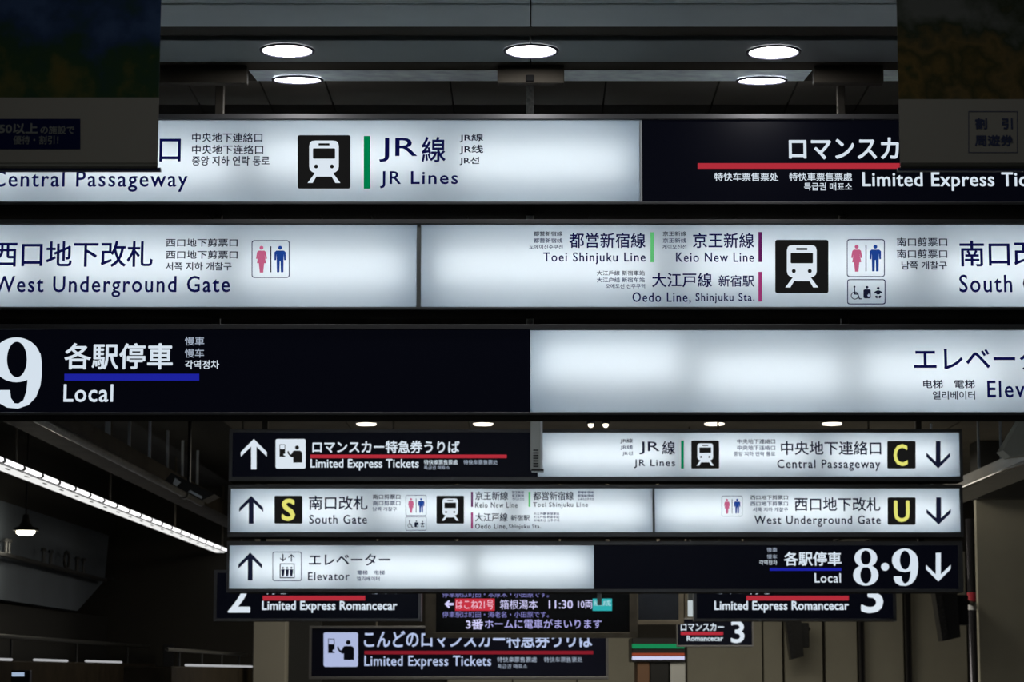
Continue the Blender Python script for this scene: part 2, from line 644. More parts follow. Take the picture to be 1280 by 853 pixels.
text(pl, y, 'JR線', 574.5, 167, 604, 178, INKD, .014, name='translation')
text(pl, y, 'JR线', 574.5, 181, 604, 193, INKD, .014, name='translation')
text(pl, y, 'JR선', 574.5, 196, 599, 206.5, INKD, .014, name='translation')
badge(pl, y, (-96, 169, -30, 236), 'C', (-80, 177, -47, 228))
arrow(pl, y, (-176, 169, -120, 236), INKD, False)
text(pd, y, 'ロマンスカー特急券うりば', 986, 170, 1330, 200.5, WHITE, .022)
rect_film(pd, y, 872, 204, 1345, 211, RED, 'red_underline')
text(pd, y, '特快车票售票处', 893, 216, 973, 226.7, WHITE, .012, name='translation')
text(pd, y, '特快車票售票處', 986.5, 216, 1065, 226.5, WHITE, .012, name='translation')
text(pd, y, '특급권 매표소', 1005, 228.5, 1065, 238.3, WHITE, .010, name='translation')
text(pd, y, 'Limited Express Tickets', 1078, 215.3, 1327, 238.8, WHITE, .017, 1.06)

rA2, (pl, pr), y = lightbox(YA, -195, 275, 1476, 388.3, 281, 384.3, [('light', -188, 521.3), ('bar', 521.3, 525.6), ('light', 525.6, 1470)], .30,
    'large near sign in the middle row, all white with a grey divider and restroom symbols', tubez=[0, .03, -.02])
text(pl, y, '西口地下改札', -9, 301.5, 191, 334, INK, .013)
text(pl, y, 'West Underground Gate', -8, 345, 287.5, 372, INK, .013, 1.16)
text(pl, y, '西口地下剪票口', 207.5, 298.3, 297, 308.7, INKD, .014, name='translation')
text(pl, y, '西口地下剪票口', 207.5, 313.3, 297, 323.8, INKD, .014, name='translation')
text(pl, y, '서쪽 지하 개찰구', 207, 328, 289.5, 338.3, INKD, .014, name='translation')
restroom(pl, y, (314.5, 300.5, 362, 347.6))
badge(pl, y, (-96, 300, -30, 366), 'U', (-80, 308, -46, 358))
arrow(pl, y, (-176, 300, -120, 366), INKD, False)
text(pr, y, '都營新宿線', 667, 289.3, 703, 295.2, INKD, .014, name='translation')
text(pr, y, '都营新宿线', 667, 297.9, 703, 303.8, INKT, .016, name='translation')
text(pr, y, '도에이신주쿠선', 661.5, 306, 703.5, 311.8, INKT, .016, name='translation')
text(pr, y, '都営新宿線', 711.5, 291, 806.8, 310.3, INK, .013)
text(pr, y, 'Toei Shinjuku Line', 679, 315.6, 807, 330.8, INK, .013, 1.16)
rect_film(pr, y, 813, 290.5, 817.5, 328, LGREEN, 'line_colour_bar')
text(pr, y, '京王新線', 828.5, 289.3, 858, 295.2, INKD, .014, name='translation')
text(pr, y, '京王新线', 828.5, 297.9, 858, 303.8, INKT, .016, name='translation')
text(pr, y, '게이오신선', 828, 306, 858, 311.8, INKT, .016, name='translation')
text(pr, y, '京王新線', 866, 291, 942.5, 310.3, INK, .013)
text(pr, y, 'Keio New Line', 845, 315.8, 942.5, 327.8, INK, .013, 1.16)
rect_film(pr, y, 948, 290.2, 952.5, 327.8, PURPLE, 'line_colour_bar')
text(pr, y, '大江戶線 新宿車站', 746, 338.5, 806, 344.6, INKD, .014, name='translation')
text(pr, y, '大江户线 新宿车站', 746, 347, 806, 353.2, INKT, .016, name='translation')
text(pr, y, '오에도선 신주쿠역', 757, 355, 806.3, 360.8, INKT, .016, name='translation')
text(pr, y, '大江戸線', 815, 341, 890, 359.3, INK, .013)
text(pr, y, '新宿駅', 898, 344, 942.5, 358.7, INK, .013)
text(pr, y, 'Oedo Line,', 790.5, 365.5, 863.5, 379.6, INK, .013, 1.16)
text(pr, y, 'Shinjuku Sta.', 869.5, 366.5, 943, 379.6, INK, .013, 1.16)
rect_film(pr, y, 948, 340, 952.5, 377.2, MAGENTA, 'line_colour_bar')
train(pr, y, (969, 300, 1035.5, 366.7))
restroom(pr, y, (1058.5, 299.2, 1106, 346.5))
access(pr, y, (1059, 349.3, 1106.8, 380.7))
text(pr, y, '南口剪票口', 1121, 297.2, 1184, 308.2, INKD, .014, name='translation')
text(pr, y, '南口剪票口', 1121, 312, 1184, 323, INKD, .014, name='translation')
text(pr, y, '남쪽 개찰구', 1127, 326.8, 1183.7, 337.2, INKD, .014, name='translation')
text(pr, y, '南口改札', 1199.5, 301, 1333, 333.5, INK, .013)
text(pr, y, 'South Gate', 1199, 343.5, 1334, 365.8, INK, .013, 1.16)
badge(pr, y, (1346, 300, 1412, 366), 'S', (1364, 308, 1396, 358))

rA3, (pd, pl), y = lightbox(YA, -195, 406, 1476, 519.5, 412.6, 515.8, [('dark', -188, 662.4), ('light', 662.4, 1470)], .30,
    'large near sign in bottom row, black with big 9, white right half', tubez=[.10, -.02, 0], tube_len=1.0)
numeral(pd, y, (-10, 422, 52.3, 511), '9', WHITE)
numeral(pd, y, (-104, 422, -44, 510), '8', WHITE)
text(pd, y, '各駅停車', 80.5, 429, 216, 462, WHITE, .016)
rect_film(pd, y, 80.5, 467.5, 249, 476, BLUE, 'blue_underline')
text(pd, y, 'Local', 79.5, 480.5, 141.5, 502.8, WHITE, .014, 1.08)
text(pd, y, '慢車', 231, 421.3, 255.3, 432, WHITED, .010, name='translation')
text(pd, y, '慢车', 231, 436, 255, 447.3, WHITED, .010, name='translation')
text(pd, y, '각역정차', 231, 450.5, 274, 461.6, WHITE, .010, name='translation')
text(pl, y, 'エレベーター', 1142.3, 434, 1335, 463, INK, .013)
text(pl, y, '电梯', 1154, 475, 1178.5, 485.7, INKD, .014, name='translation')
text(pl, y, '電梯', 1193, 475, 1218.5, 485.7, INKD, .014, name='translation')
text(pl, y, '엘리베이터', 1166, 489, 1218.8, 499.8, INKD, .014, name='translation')
text(pl, y, 'Elevator', 1234, 476, 1333, 497.3, INK, .013, 1.16)

# ---------------- far gantry, three rows
rB1, (pd, pl), y = lightbox(YB, 286.5, 537, 1203, 602, 541, 596.3, [('dark', 290.5, 672), ('light', 672, 1199.5)], .30,
    'far gantry sign in upper row, half black with ticket symbol, half white with yellow C', tubez=[.0, .05], tube_len=1.35)
arrow(pd, y, (301, 549, 333.5, 587), WHITEF)
ticket(pd, y, (344.5, 549, 382, 586), WHITEF, PICTO)
text(pd, y, 'ロマンスカー特急券うりば', 390.5, 551, 574.5, 566.8, WHITE, .022)
rect_film(pd, y, 388, 568.6, 633.5, 573, RED, 'red_underline')
text(pd, y, 'Limited Express Tickets', 388, 574, 523.5, 588.3, WHITE, .017, 1.04)
text(pd, y, '特快車票售票處', 530, 575, 572, 581, WHITE, .006, name='translation')
text(pd, y, '特快车票售票处', 579.5, 575, 622, 581, WHITED, .006, name='translation')
text(pd, y, '특급권 매표소', 530, 582.3, 562, 587.2, WHITED, .006, name='translation')
text(pl, y, 'JR線', 775.5, 548.5, 791, 554.5, INKD, .014, name='translation')
text(pl, y, 'JR线', 775.5, 556.5, 791, 562.7, INKT, .016, name='translation')
text(pl, y, 'JR선', 778, 564.5, 791, 570, INKT, .016, name='translation')
text(pl, y, 'JR', 799, 552.2, 824.5, 568.2, INKD, .005)
text(pl, y, '線', 827.5, 551.5, 844, 568.5, INKD, .015)
text(pl, y, 'JR Lines', 792.5, 574.5, 844, 585.5, INKD, .016, 1.16)
rect_film(pl, y, 851.3, 551, 854.8, 586, GREEN, 'line_colour_bar')
train(pl, y, (864, 551, 899, 586))
text(pl, y, '中央地下連絡口', 921.5, 549, 969, 555, INKD, .014, name='translation')
text(pl, y, '中央地下连络口', 921.5, 557, 969, 563, INKT, .016, name='translation')
text(pl, y, '중앙 지하 연락 통로', 917, 564.8, 969, 570.3, INKT, .016, name='translation')
text(pl, y, '中央地下連絡口', 976, 551.5, 1101.5, 569, INKD, .015)
text(pl, y, 'Central Passageway', 971.5, 574.6, 1100.5, 588.8, INKD, .016, 1.16)
badge(pl, y, (1109, 551.5, 1144.5, 586), 'C', (1117, 555.5, 1134.5, 582.8))
arrow(pl, y, (1158, 551.5, 1187.5, 586), INKD, False)

rB2, (pl, pr), y = lightbox(YB, 285, 606, 1203.5, 672, 610.8, 666, [('light', 288, 815.8), ('bar', 815.8, 818.3), ('light', 818.3, 1200)], .30,
    'far gantry sign in the middle row, all white with yellow S and yellow U badges', tubez=[0, .03, -.03])
arrow(pl, y, (299, 620, 329, 655), INKD)
badge(pl, y, (343, 620, 378, 655), 'S', (352, 623.6, 369, 651.6))
text(pl, y, '南口改札', 386, 620, 459.5, 637.8, INKD, .015)
text(pl, y, 'South Gate', 386.5, 644, 458.8, 655.3, INKD, .016, 1.16)
text(pl, y, '南口剪票口', 466, 618.3, 500.5, 624.2, INKD, .014, name='translation')
text(pl, y, '南口剪票口', 466, 626.3, 500.5, 632.2, INKT, .016, name='translation')
text(pl, y, '남쪽 개찰구', 466, 634, 496, 639.2, INKT, .016, name='translation')
restroom(pl, y, (507, 619.2, 533, 645))
access(pl, y, (507, 646.3, 533, 663.6))
train(pl, y, (545.5, 620, 580, 655))
rect_film(pl, y, 588.8, 615, 591.2, 634, PURPLE, 'line_colour_bar')
text(pl, y, '京王新線', 594, 614.6, 635, 625.4, INKD, .015)
text(pl, y, 'Keio New Line', 594, 628, 647, 635, INKD, .016, 1.16)
rect_film(pl, y, 588.8, 641, 591.2, 661, MAGENTA, 'line_colour_bar')
text(pl, y, '大江戸線', 594, 641.6, 634.5, 652.4, INKD, .015)
text(pl, y, '新宿駅', 638.5, 644, 662, 651.8, INKD, .015)
text(pl, y, 'Oedo Line,', 594, 655, 634, 662.4, INKD, .016, 1.16)
text(pl, y, 'Shinjuku Sta.', 636, 655.8, 676, 662.4, INKD, .016, 1.16)
rect_film(pl, y, 660.6, 615, 663, 634, LGREEN, 'line_colour_bar')
text(pl, y, '都営新宿線', 666.5, 614.6, 717, 625.4, INKD, .015)
text(pl, y, 'Toei Shinjuku Line', 666.5, 628, 735, 635.8, INKD, .016, 1.16)
for ss, a, b, y0 in ((('京王新線', '京王新线', '게이오신선'), 640, 655, 614), (('都營新宿線', '都营新宿线', '도에이신주쿠선'), 722, 742, 614),
                     (('大江戶線 新宿車站', '大江户线 新宿车站', '오에도선 신주쿠역'), 667, 699, 640.8)):
    for i, s_ in enumerate(ss):
        text(pl, y, s_, a, y0 + i * 4.2, b, y0 + i * 4.2 + 3.4, INKT, .02, name='translation')
restroom(pr, y, (902, 620, 928, 646))
text(pr, y, '西口地下剪票口', 938, 619.3, 985, 624.8, INKD, .014, name='translation')
text(pr, y, '西口地下剪票口', 938, 627, 985, 632.6, INKT, .016, name='translation')
text(pr, y, '서쪽 지하 개찰구', 941, 634.6, 985, 640, INKT, .016, name='translation')
text(pr, y, '西口地下改札', 993, 621.8, 1100.5, 639.3, INKD, .015)
text(pr, y, 'West Underground Gate', 943, 644.8, 1101, 659, INKD, .016, 1.16)
badge(pr, y, (1109.5, 622, 1144.5, 656.5), 'U', (1117.5, 626, 1137, 653))
arrow(pr, y, (1158, 622, 1188.5, 656.3), INKD, False)

rB3, (pl, pd), y = lightbox(YB, 283.5, 677, 1203.5, 741, 682, 736.7, [('light', 286.5, 742.6), ('dark', 742.6, 1197.5)], .30,
    'far gantry sign in the lowest row, white with elevator symbol, black with 8 and 9', tubez=[0, -.02, .03], tube_len=1.25)
arrow(pl, y, (298, 691, 327.5, 726), INKD)
elevator_picto(pl, y, (340.5, 690, 377, 726.8))
text(pl, y, 'エレベーター', 386, 692.5, 488, 707.5, INKD, .015)
text(pl, y, 'Elevator', 385, 715.6, 437, 726, INKD, .016, 1.16)
text(pl, y, '電梯', 446.5, 713.3, 459.5, 719, INKT, .016, name='translation')
text(pl, y, '电梯', 467.5, 713.3, 481, 719, INKT, .016, name='translation')
text(pl, y, '엘리베이터', 446, 721, 474.5, 726.5, INKT, .016, name='translation')
text(pd, y, '慢車', 958.5, 685, 971.5, 690.7, WHITED, name='translation')
text(pd, y, '慢车', 958.5, 693.3, 971.5, 699, WHITED, name='translation')
text(pd, y, '각역정차', 949, 700.8, 971.5, 706.6, WHITE, .004, name='translation')
text(pd, y, '各駅停車', 980, 690, 1051.7, 707.7, WHITE, .020)
rect_film(pd, y, 962, 710.4, 1051.7, 714, BLUE, 'blue_underline')
text(pd, y, 'Local', 1018.3, 717, 1051, 728.8, WHITE, .010, 1.08)
numeral(pd, y, (1066.5, 686, 1098, 732.6), '8', WHITE)
numeral(pd, y, (1115, 686, 1147.7, 733), '9', WHITE)
mb = MB()
shape(mb, [ell(1106.3, 709, 5)], y, WHITE)
mb.build('separator_dot', pd)
arrow(pd, y, (1157.5, 691.5, 1188.3, 727.3), WHITE, False)
mb = MB()
a, b = P(746.5, 741, YB + .1), P(752, 757, YB + .1)
mb.box((a.x, YB + .06, b.z), (b.x, YB + .12, a.z + .02), GREYM)
mb.build('conduit_stub', rB3)

# ---------------- signs beyond
YC = 27.0
rC1, (pd,), y = lightbox(YC, 267.5, 713, 527, 777, 716.5, 773.5, [('dark', 271, 523)], .15,
    'black platform sign with white number 2, tucked under the left end of the far gantry', name='platform_sign')
text(pd, y, '2', 285, 721, 313, 766.3, WHITEF, .012)
text(pd, y, '特急ロマンスカー', 331, 727, 455, 743.2, WHITE, .02)
text(pd, y, '특급 로망스카', 462, 735, 496, 743, WHITED, .008, name='translation')
rect_film(pd, y, 328.5, 745.2, 456.5, 751, RED, 'red_underline')
text(pd, y, 'Limited Express Romancecar', 327.5, 751.6, 496.5, 766.6, WHITE, .022, 1.02)
rC2, (pd,), y = lightbox(YC, 867, 713, 1120, 777, 716.5, 773.5, [('dark', 870.5, 1116)], .15,
    'black platform sign with large white number 3, under the right end of the far gantry', name='platform_sign')
text(pd, y, '3', 1076, 721, 1104, 767, WHITEF, .012)
text(pd, y, '特急ロマンスカー', 935, 727, 1060, 743.2, WHITE, .02)
text(pd, y, '특급 로망스카', 893, 735, 926.5, 743, WHITED, .008, name='translation')
rect_film(pd, y, 933, 745.2, 1061, 751, RED, 'red_underline')
text(pd, y, 'Limited Express Romancecar', 893, 751.6, 1061, 766.6, WHITE, .022, 1.02)
YD = 32.5
rC3, (pd,), y = lightbox(YD, 846, 773, 941.5, 809, 775, 807, [('dark', 847, 940)], .12,
    'small distant black sign with white number 3, below the larger number 3 sign', name='platform_sign')
text(pd, y, 'ロマンスカー', 851, 779.3, 905, 789.3, WHITE, .022)
rect_film(pd, y, 851, 790.3, 904, 794.3, RED, 'red_underline')
text(pd, y, 'Romancecar', 858.5, 795.2, 904, 801.8, WHITE, .02)
text(pd, y, '3', 913.5, 776.5, 930.5, 804.3, WHITEF, .012)
YT = 31.0
rT, (pn,), y = lightbox(YT, 386.5, 783, 760.5, 849.5, 786, 846, [('navy', 389.5, 757.5)], .15,
    'dark navy ticket sign with a pale ticket counter symbol, lowest in the picture', name='ticket_sign')
ticket(pn, y, (404.5, 791, 447.5, 834), glow('lavender_backlit_film', (.42, .48, .72)), NAVYP)
WB = glow('bluish_white_film', (.46, .55, .80))
text(pn, y, 'こんどのロマンスカー特急券うりば', 455, 788.5, 741, 810.3, WB, .022)
rect_film(pn, y, 455.5, 814, 741.5, 818.4, REDD, 'red_underline')
text(pn, y, 'Limited Express Tickets', 455.5, 820, 614, 837, WB, .014, 1.08)
text(pn, y, '特快車票售票處', 621.5, 821.7, 671, 828.3, WHITED, .006, name='translation')
text(pn, y, '特快车票售票处', 680, 821.7, 728, 828.3, WHITED, 0, name='translation')
text(pn, y, '특급권 매표소', 622, 830.6, 659, 836.3, WHITED, 0, name='translation')

# LED departure board
YL = 29.0
r = empty('departure_board', P(664, 797, YL) + Vector((0, .15, 0)))
tag(r, 'black electronic departure board with violet and red text in a brown housing', 'departure board')
mb = MB()
a, b = P(532, 722, YL), P(797, 797.5, YL)
s0, s1 = P(545, 726, YL), P(787, 791, YL)
mb.box((a.x, YL - .03, s0.z), (b.x, YL + .3, a.z), DARKM, .005)
mb.box((a.x, YL - .03, b.z), (b.x, YL + .3, s1.z), DARKM, .005)
mb.box((a.x, YL - .03, s1.z), (s0.x, YL + .3, s0.z), DARKM)
mb.box((s1.x, YL - .03, s1.z), (b.x, YL + .3, s0.z), DARKM)
mb.build('housing', r)
mb = MB()
mb.box((s0.x, YL, s1.z), (s1.x, YL + .28, s0.z), mat('led_screen_black', (.004, .004, .005), .3, spec=.2))
scr = mb.build('screen', r)
y = YL - .004
text(scr, y, '停車駅は町田・本厚木・小田原です。', 553, 739.5, 686, 747.3, LEDB)
mb = MB()
shape(mb, [[(555.5, 755.5), (561, 750.5), (562.5, 752), (560.5, 754.2), (567, 754.2), (567, 757.2), (560.5, 757.2), (562.5, 759.2), (561, 761)]], y, LEDW)
mb.build('arrow', scr)
rect_film(scr, y + .002, 569, 748.7, 618.3, 764, LEDR, 'red_field')
text(scr, y, 'はこね21号', 570, 750.5, 616.8, 762, glow('led_pink', (.85, .55, .68)))
text(scr, y, '箱根湯本', 625, 750, 672, 762, LEDW)
text(scr, y, '11:30', 686, 750.7, 716, 761.2, LEDW, .008)
text(scr, y, '10両', 722.5, 750.7, 740.5, 761.2, LEDW, .006)
rect_film(scr, y + .002, 740.8, 748.7, 765, 764, LEDC, 'cyan_field')
text(scr, y, '編成', 742, 750.7, 764, 758, glow('led_pale_cyan', (.45, .72, .78)))
text(scr, y, '停車駅は町田・海老名・小田原です。', 553, 764.8, 686, 772.5, LEDB)
text(scr, y, '3番', 582.5, 774.3, 604, 787.3, LEDW, .012)
text(scr, y, 'ホームに電車がまいります', 606, 774.3, 752, 786.3, LEDB if False else glow('led_soft_white', (.50, .48, .95), .85), .006)

# ------------------------------------------------------------------ ceiling over the near gantry
def ceil_px(y0, y1, zrel, x0, x1, m, name, th=.08):
    """flat board under the ceiling between two picture rows"""
    d0, d1 = depth_at(y1, zrel), depth_at(y0, zrel)   # d1 < d0
    mb_ = MB()
    mb_.box((x0, d1, CAMZ + zrel), (x1, d0, CAMZ + zrel + th), m, .004)
    return struct(mb_, name)


ZC = 3.30
XC = VPX
SLOT_SHADOW = mat('slot_and_shadow_brown', (.055, .048, .038), .8, spec=.05)
CEILM2 = mat('dimmed_ceiling_paint', (.22, .245, .245), .7, noise=.05, spec=.2, scale=2)  # second board's weaker light put into the ceiling colour
seam_x = (663.5 - VPX) / FPX * 12.2
BLK = mat('unlit_ceiling_black', (.02, .018, .016), .9, spec=.05)
for xa, xb in ((-7, seam_x - .003), (seam_x + .003, 7)):
    ceil_px(-40, 4.4, ZC, xa, xb, CEILM, 'ceiling')
    ceil_px(5.4, 33.6, ZC, xa, xb, CEILM, 'ceiling')
    ceil_px(50.5, 77.5, ZC, xa, xb, CEILM2, 'ceiling')
    ceil_px(77.8, 88, ZC - .002, xa, xb, SLOT_SHADOW, 'ceiling')  # dark board standing in for the shadow before the metal strip
mb = MB()
mb.box((-7, -3, CAMZ + ZC + .1), (7, 13.4, CAMZ + ZC + .14), BLK)
struct(mb, 'ceiling')
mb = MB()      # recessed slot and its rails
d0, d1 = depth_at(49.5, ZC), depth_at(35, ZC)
mb.box((-7, d1, CAMZ + ZC + .02), (7, d0, CAMZ + ZC + .05), SLOT_SHADOW)
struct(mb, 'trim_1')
# sloping metal strip of the soffit, with the second row of downlights in it
d0 = depth_at(88, ZC)
SL0, SL1 = (d0, CAMZ + ZC), (d0 + .42, CAMZ + ZC + .044)


def strip(px0, px1, name, m):
    xa, xb = (px0 - VPX) / FPX * 13.35, (px1 - VPX) / FPX * 13.35
    q = MB()
    q.hexa([(xa, SL0[0], SL0[1]), (xb, SL0[0], SL0[1]), (xb, SL1[0], SL1[1]), (xa, SL1[0], SL1[1]),
            (xa, SL0[0], SL0[1] + .03), (xb, SL0[0], SL0[1] + .03), (xb, SL1[0], SL1[1] + .03), (xa, SL1[0], SL1[1] + .03)], m)
    return struct(q, name)


SOFFIT = mat('soffit_metal', (.66, .80, .95), .35, .3, noise=.25, scale=9)
for i, (a, b) in enumerate(((-900, 195), (310, 622), (705, 1016), (1102, 1900))):
    strip(a, b, 'trim_%d' % (i + 2), SOFFIT)
mb = MB()      # boards beyond the soffit, with seams along the concourse
zb = SL1[1]
edges = [-8] + [(p - VPX) / FPX * 13.47 for p in (129, 222, 316, 400, 560, 760, 905, 1006, 1100, 1190)] + [8]
for a, b in zip(edges, edges[1:]):
    mb = MB()
    mb.box((a + .005, SL1[0], zb), (b - .005, 14.05, zb + .05), CEILD)
    struct(mb, 'ceiling')
    mb = MB()
    mb.box((a + .005, 14.06, zb), (b - .005, 20.2, zb + .05), BLK)  # near-black colour carries the lack of light on these boards
    struct(mb, 'ceiling')
mb = MB()
mb.box((-8, SL1[0], zb + .06), (8, 20.2, zb + .1), BLK)
struct(mb, 'ceiling')

# ceiling brackets and the hanger posts of the near gantry
YH = YA + .33
for px0, px1, pxc, w, lab, mt in ((197, 310, 266, 11, 'near gantry post at the left, dim brown', DARKM),
                                  (622, 705, 662.5, 9.5, 'pale grey speckled near gantry post in the middle', mat('speckled_white_paint', (.80, .80, .75), .6, noise=.25, scale=60)),
                                  (1016, 1103, 1060, 10, 'near gantry post at the right, dark brown', DARKM)):
    xa, xb = (px0 - VPX) / FPX * 13.3, (px1 - VPX) / FPX * 13.3
    r = empty('ceiling_bracket', ((xa + xb) / 2, YH, CAMZ + ZC - .02))
    where = {266: 'left', 662.5: 'middle', 1060: 'right'}[pxc]
    tag(r, 'brown boxed ceiling bracket above the %s post of the near gantry' % where, 'bracket', 'ceiling brackets of the near gantry')
    q = MB()
    q.box((xa, 12.93, CAMZ + ZC - .10), (xb, 13.0, CAMZ + ZC - .004), mat('bracket_brown', (.075, .066, .052), .7, spec=.1), .004)
    q.build('bracket_box', r)
    xm = (pxc - VPX) / FPX * YH
    if pxc == 662.5:
        q = MB()
        xm2 = (pxc - VPX) / FPX * 12.9
        q.box((xm2 - .022, 12.915, P(640, 101.5, 12.92).z), (xm2 + .022, 12.935, P(640, 93.5, 12.92).z), UNDER, .004)
        q.build('socket', r)
    hw = w / 2 / FPX * YH
    q = MB()
    zbot = P(640, 519, YA).z
    q.box((xm - hw, YH - .022, zbot), (xm + hw, YH + .022, CAMZ + ZC + .02), mt, .004)
    tag(q.build('hanger_post'), lab, 'post', 'posts of the near gantry')

# ------------------------------------------------------------------ downlights
def downlight(c, rad, lab, group, m, slope=0.0, cat='downlight', power=0, col=(1, 1, 1), drop=.0):
    """recessed lamp: trim ring, deep-set diffuser; slope tips it with the soffit"""
    r = empty('downlight', c)
    tag(r, lab, cat, group)
    n = 36

    def pt(a, ra, dz):
        x, yy = ra * math.cos(a), ra * math.sin(a)
        return (c[0] + x, c[1] + yy, c[2] + dz + yy * slope)
    q = MB()
    prof = [(rad * 1.13, -.004), (rad * 1.11, -.012), (rad * 1.02, -.012), (rad, -.006), (rad, .004)]
    for (r0, h0), (r1, h1) in zip(prof, prof[1:]):
        for i in range(n):
            a, b = 2 * math.pi * i / n, 2 * math.pi * (i + 1) / n
            q.face([pt(a, r0, h0), pt(b, r0, h0), pt(b, r1, h1), pt(a, r1, h1)], mat('lamp_trim', (.03, .03, .05), .7))
    q.build('trim_ring', r)
    q = MB()
    q.face([pt(2 * math.pi * i / n, rad * (1.01 if not drop else .93), -.005 - drop) for i in range(n)], m)
    if drop:
        for i in range(n):
            a, b = 2 * math.pi * i / n, 2 * math.pi * (i + 1) / n
            q.face([pt(a, rad * 1.01, -.004), pt(b, rad * 1.01, -.004), pt(b, rad * .93, -.005 - drop), pt(a, rad * .93, -.005 - drop)], m)
    q.build('diffuser', r)
    return r


def on_ceiling(px, py, zrel):
    x, yy, z = ray(px, py)
    k = zrel / z
    return Vector((x * k, yy * k, CAMZ + zrel))


for px, py, w in ((359, 62, 'left'), (664, 62.5, 'middle'), (967, 64, 'right')):
    downlight(on_ceiling(px, py, ZC - .002), 31 / FPX * 12.75, 'bright round downlight in the flat ceiling above the near signs, %s of three' % w,
              'downlights in the flat ceiling', LAMP)
sl = .044 / .42
for px, py, w in ((372, 98, 'left'), (952, 99, 'right')):
    x, yy, z = ray(px, py)
    # meet the sloping soffit
    k = (SL0[1] - CAMZ - sl * SL0[0]) / (z - sl * yy)
    downlight(Vector((x * k, yy * k, CAMZ + z * k - .003)), 29 / FPX * 13.6, 'flatter downlight set in the metal strip behind the %s bright downlight' % w,
              'downlights in the metal soffit strip', LAMP, sl)

# ------------------------------------------------------------------ ceiling over the far gantry
ZF = 2.83
mb = MB()
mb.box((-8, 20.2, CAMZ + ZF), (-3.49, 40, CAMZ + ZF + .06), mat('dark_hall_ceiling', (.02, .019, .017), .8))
struct(mb, 'ceiling')
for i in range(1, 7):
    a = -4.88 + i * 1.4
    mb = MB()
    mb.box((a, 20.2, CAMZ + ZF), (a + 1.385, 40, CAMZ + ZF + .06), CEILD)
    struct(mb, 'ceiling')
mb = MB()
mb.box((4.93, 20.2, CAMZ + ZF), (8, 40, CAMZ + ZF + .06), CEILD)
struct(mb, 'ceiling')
mb = MB()      # step between the two ceilings
mb.box((-8, 20.1, CAMZ + ZF), (8, 20.2, zb + .06), BLK)
struct(mb, 'trim_7')
for px, py, lab in ((458, 528.6, 'far downlight above the number 2 sign, first from the left in its row'),
                    (604, 528.6, 'far downlight above the black half of the upper far sign, second from the left'),
                    (893, 528.4, 'far downlight above the train symbol, third from the left in its row'),
                    (1040, 528.2, 'far downlight nearest the right end of the far gantry')):
    downlight(on_ceiling(px, py, ZF - .003), 13.2 / FPX * 26.5, lab, 'downlights above the far gantry', LAMPW, drop=.022)
for px, lab in ((738.5, 'tiny spotlight bulb in the far ceiling, left of a close pair'), (757, 'tiny spotlight bulb in the far ceiling, right of a close pair')):
    c = on_ceiling(px, 527, ZF)
    r = empty('spotlight', c)
    tag(r, lab, 'spotlight', 'pair of small spotlights')
    q = MB()
    q.tube([(c.x, c.y, c.z + .02), (c.x, c.y, c.z - .03)], .05, mat('lamp_trim'), 16)
    q.build('holder', r)
    q = MB()
    q.tube([(c.x, c.y, c.z - .03), (c.x, c.y, c.z - .055), (c.x, c.y, c.z - .07)], [.032, .03, .012], LAMPW, 14)
    q.build('bulb', r, True)

# posts of the far gantry and rods of the signs beyond
for px, w in ((330, 'left'), (1150, 'right')):
    q = MB()
    xm = (px - VPX) / FPX * (YB + .33)
    q.box((xm - .03, YB + .305, P(640, 740, YB).z), (xm + .03, YB + .365, CAMZ + ZF), DARKM, .004)
    tag(q.build('hanger_post'), 'dark post carrying the far gantry signs near their %s end' % w, 'post', 'posts of the far gantry')
for r, Y, pxs, py in ((rC1, YC, (300, 490), 713), (rC2, YC, (900, 1090), 713), (rT, YT, (470, 700), 783), (rC3, YD, (858, 930), 773)):
    for px in pxs:
        q = MB()
        p = P(px, py, Y)
        q.tube([(p.x, Y + .07, p.z - .005), (p.x, Y + .07, CAMZ + ZF)], .012, DARKM, 8)
        q.build('hanger_rod', r)
r = [o for o in C.objects if o.name == 'departure_board'][0]
for px in (570, 760):
    q = MB()
    p = P(px, 722, YL)
    q.tube([(p.x, YL + .15, p.z - .005), (p.x, YL + .15, CAMZ + ZF)], .02, DARKM, 8)
    q.build('hanger_rod', r)

# slim box hanging in front of the far gantry
YX = 21.0
a, b = P(663, 522, YX), P(678.3, 586.5, YX)
r = empty('hanging_speaker', ((a.x + b.x) / 2, YX, b.z))
tag(r, 'slim grey box hanging upright in front of the upper far sign', 'speaker')
q = MB()
q.box((a.x, YX, b.z), (b.x - .02, YX + .12, a.z), mat('olive_grey_enamel', (.5, .53, .5), .5), .004)
q.build('body', r)
q = MB()
q.box((b.x - .02, YX - .004, b.z), (b.x, YX + .13, a.z), mat('pale_edge', (.8, .84, .86), .4), .004)
q.build('side_panel', r)
q = MB()
c0, c1 = P(666.5, 564, YX), P(673, 584, YX)
for i in range(7):
    zz = c1.z + (c0.z - c1.z) * i / 6
    q.box((c0.x, YX - .008, zz), (c1.x, YX + .01, zz + .012), BLACKM)
q.build('grille', r)
q = MB()
q.box((a.x + .01, YX - .01, b.z - .02), (b.x + .01, YX + .12, b.z), BLACKM)
q.build('base', r)
q = MB()
q.tube([((a.x + b.x) / 2, YX + .06, a.z - .01), ((a.x + b.x) / 2, YX + .06, CAMZ + ZF)], .02, DARKM, 8)
q.build('hanger_rod', r)

# ------------------------------------------------------------------ near advertising posters
YP = 9.2
LOWER = mat('poster_grey_paper', (.56, .49, .425), .8, spec=.1)
PRAIL = mat('poster_rail', (.40, .37, .32), .4, .5)
PNAVY = mat('poster_navy_ink', (.012, .018, .10), .8, spec=.05)
PWH = mat('poster_pale_ink', (.40, .39, .37), .8, spec=.05)
PBLUE = mat('poster_blue_ink', (.09, .10, .20), .8, spec=.05)
PED = mat('poster_rail_navy', (.02, .03, .12), .4)


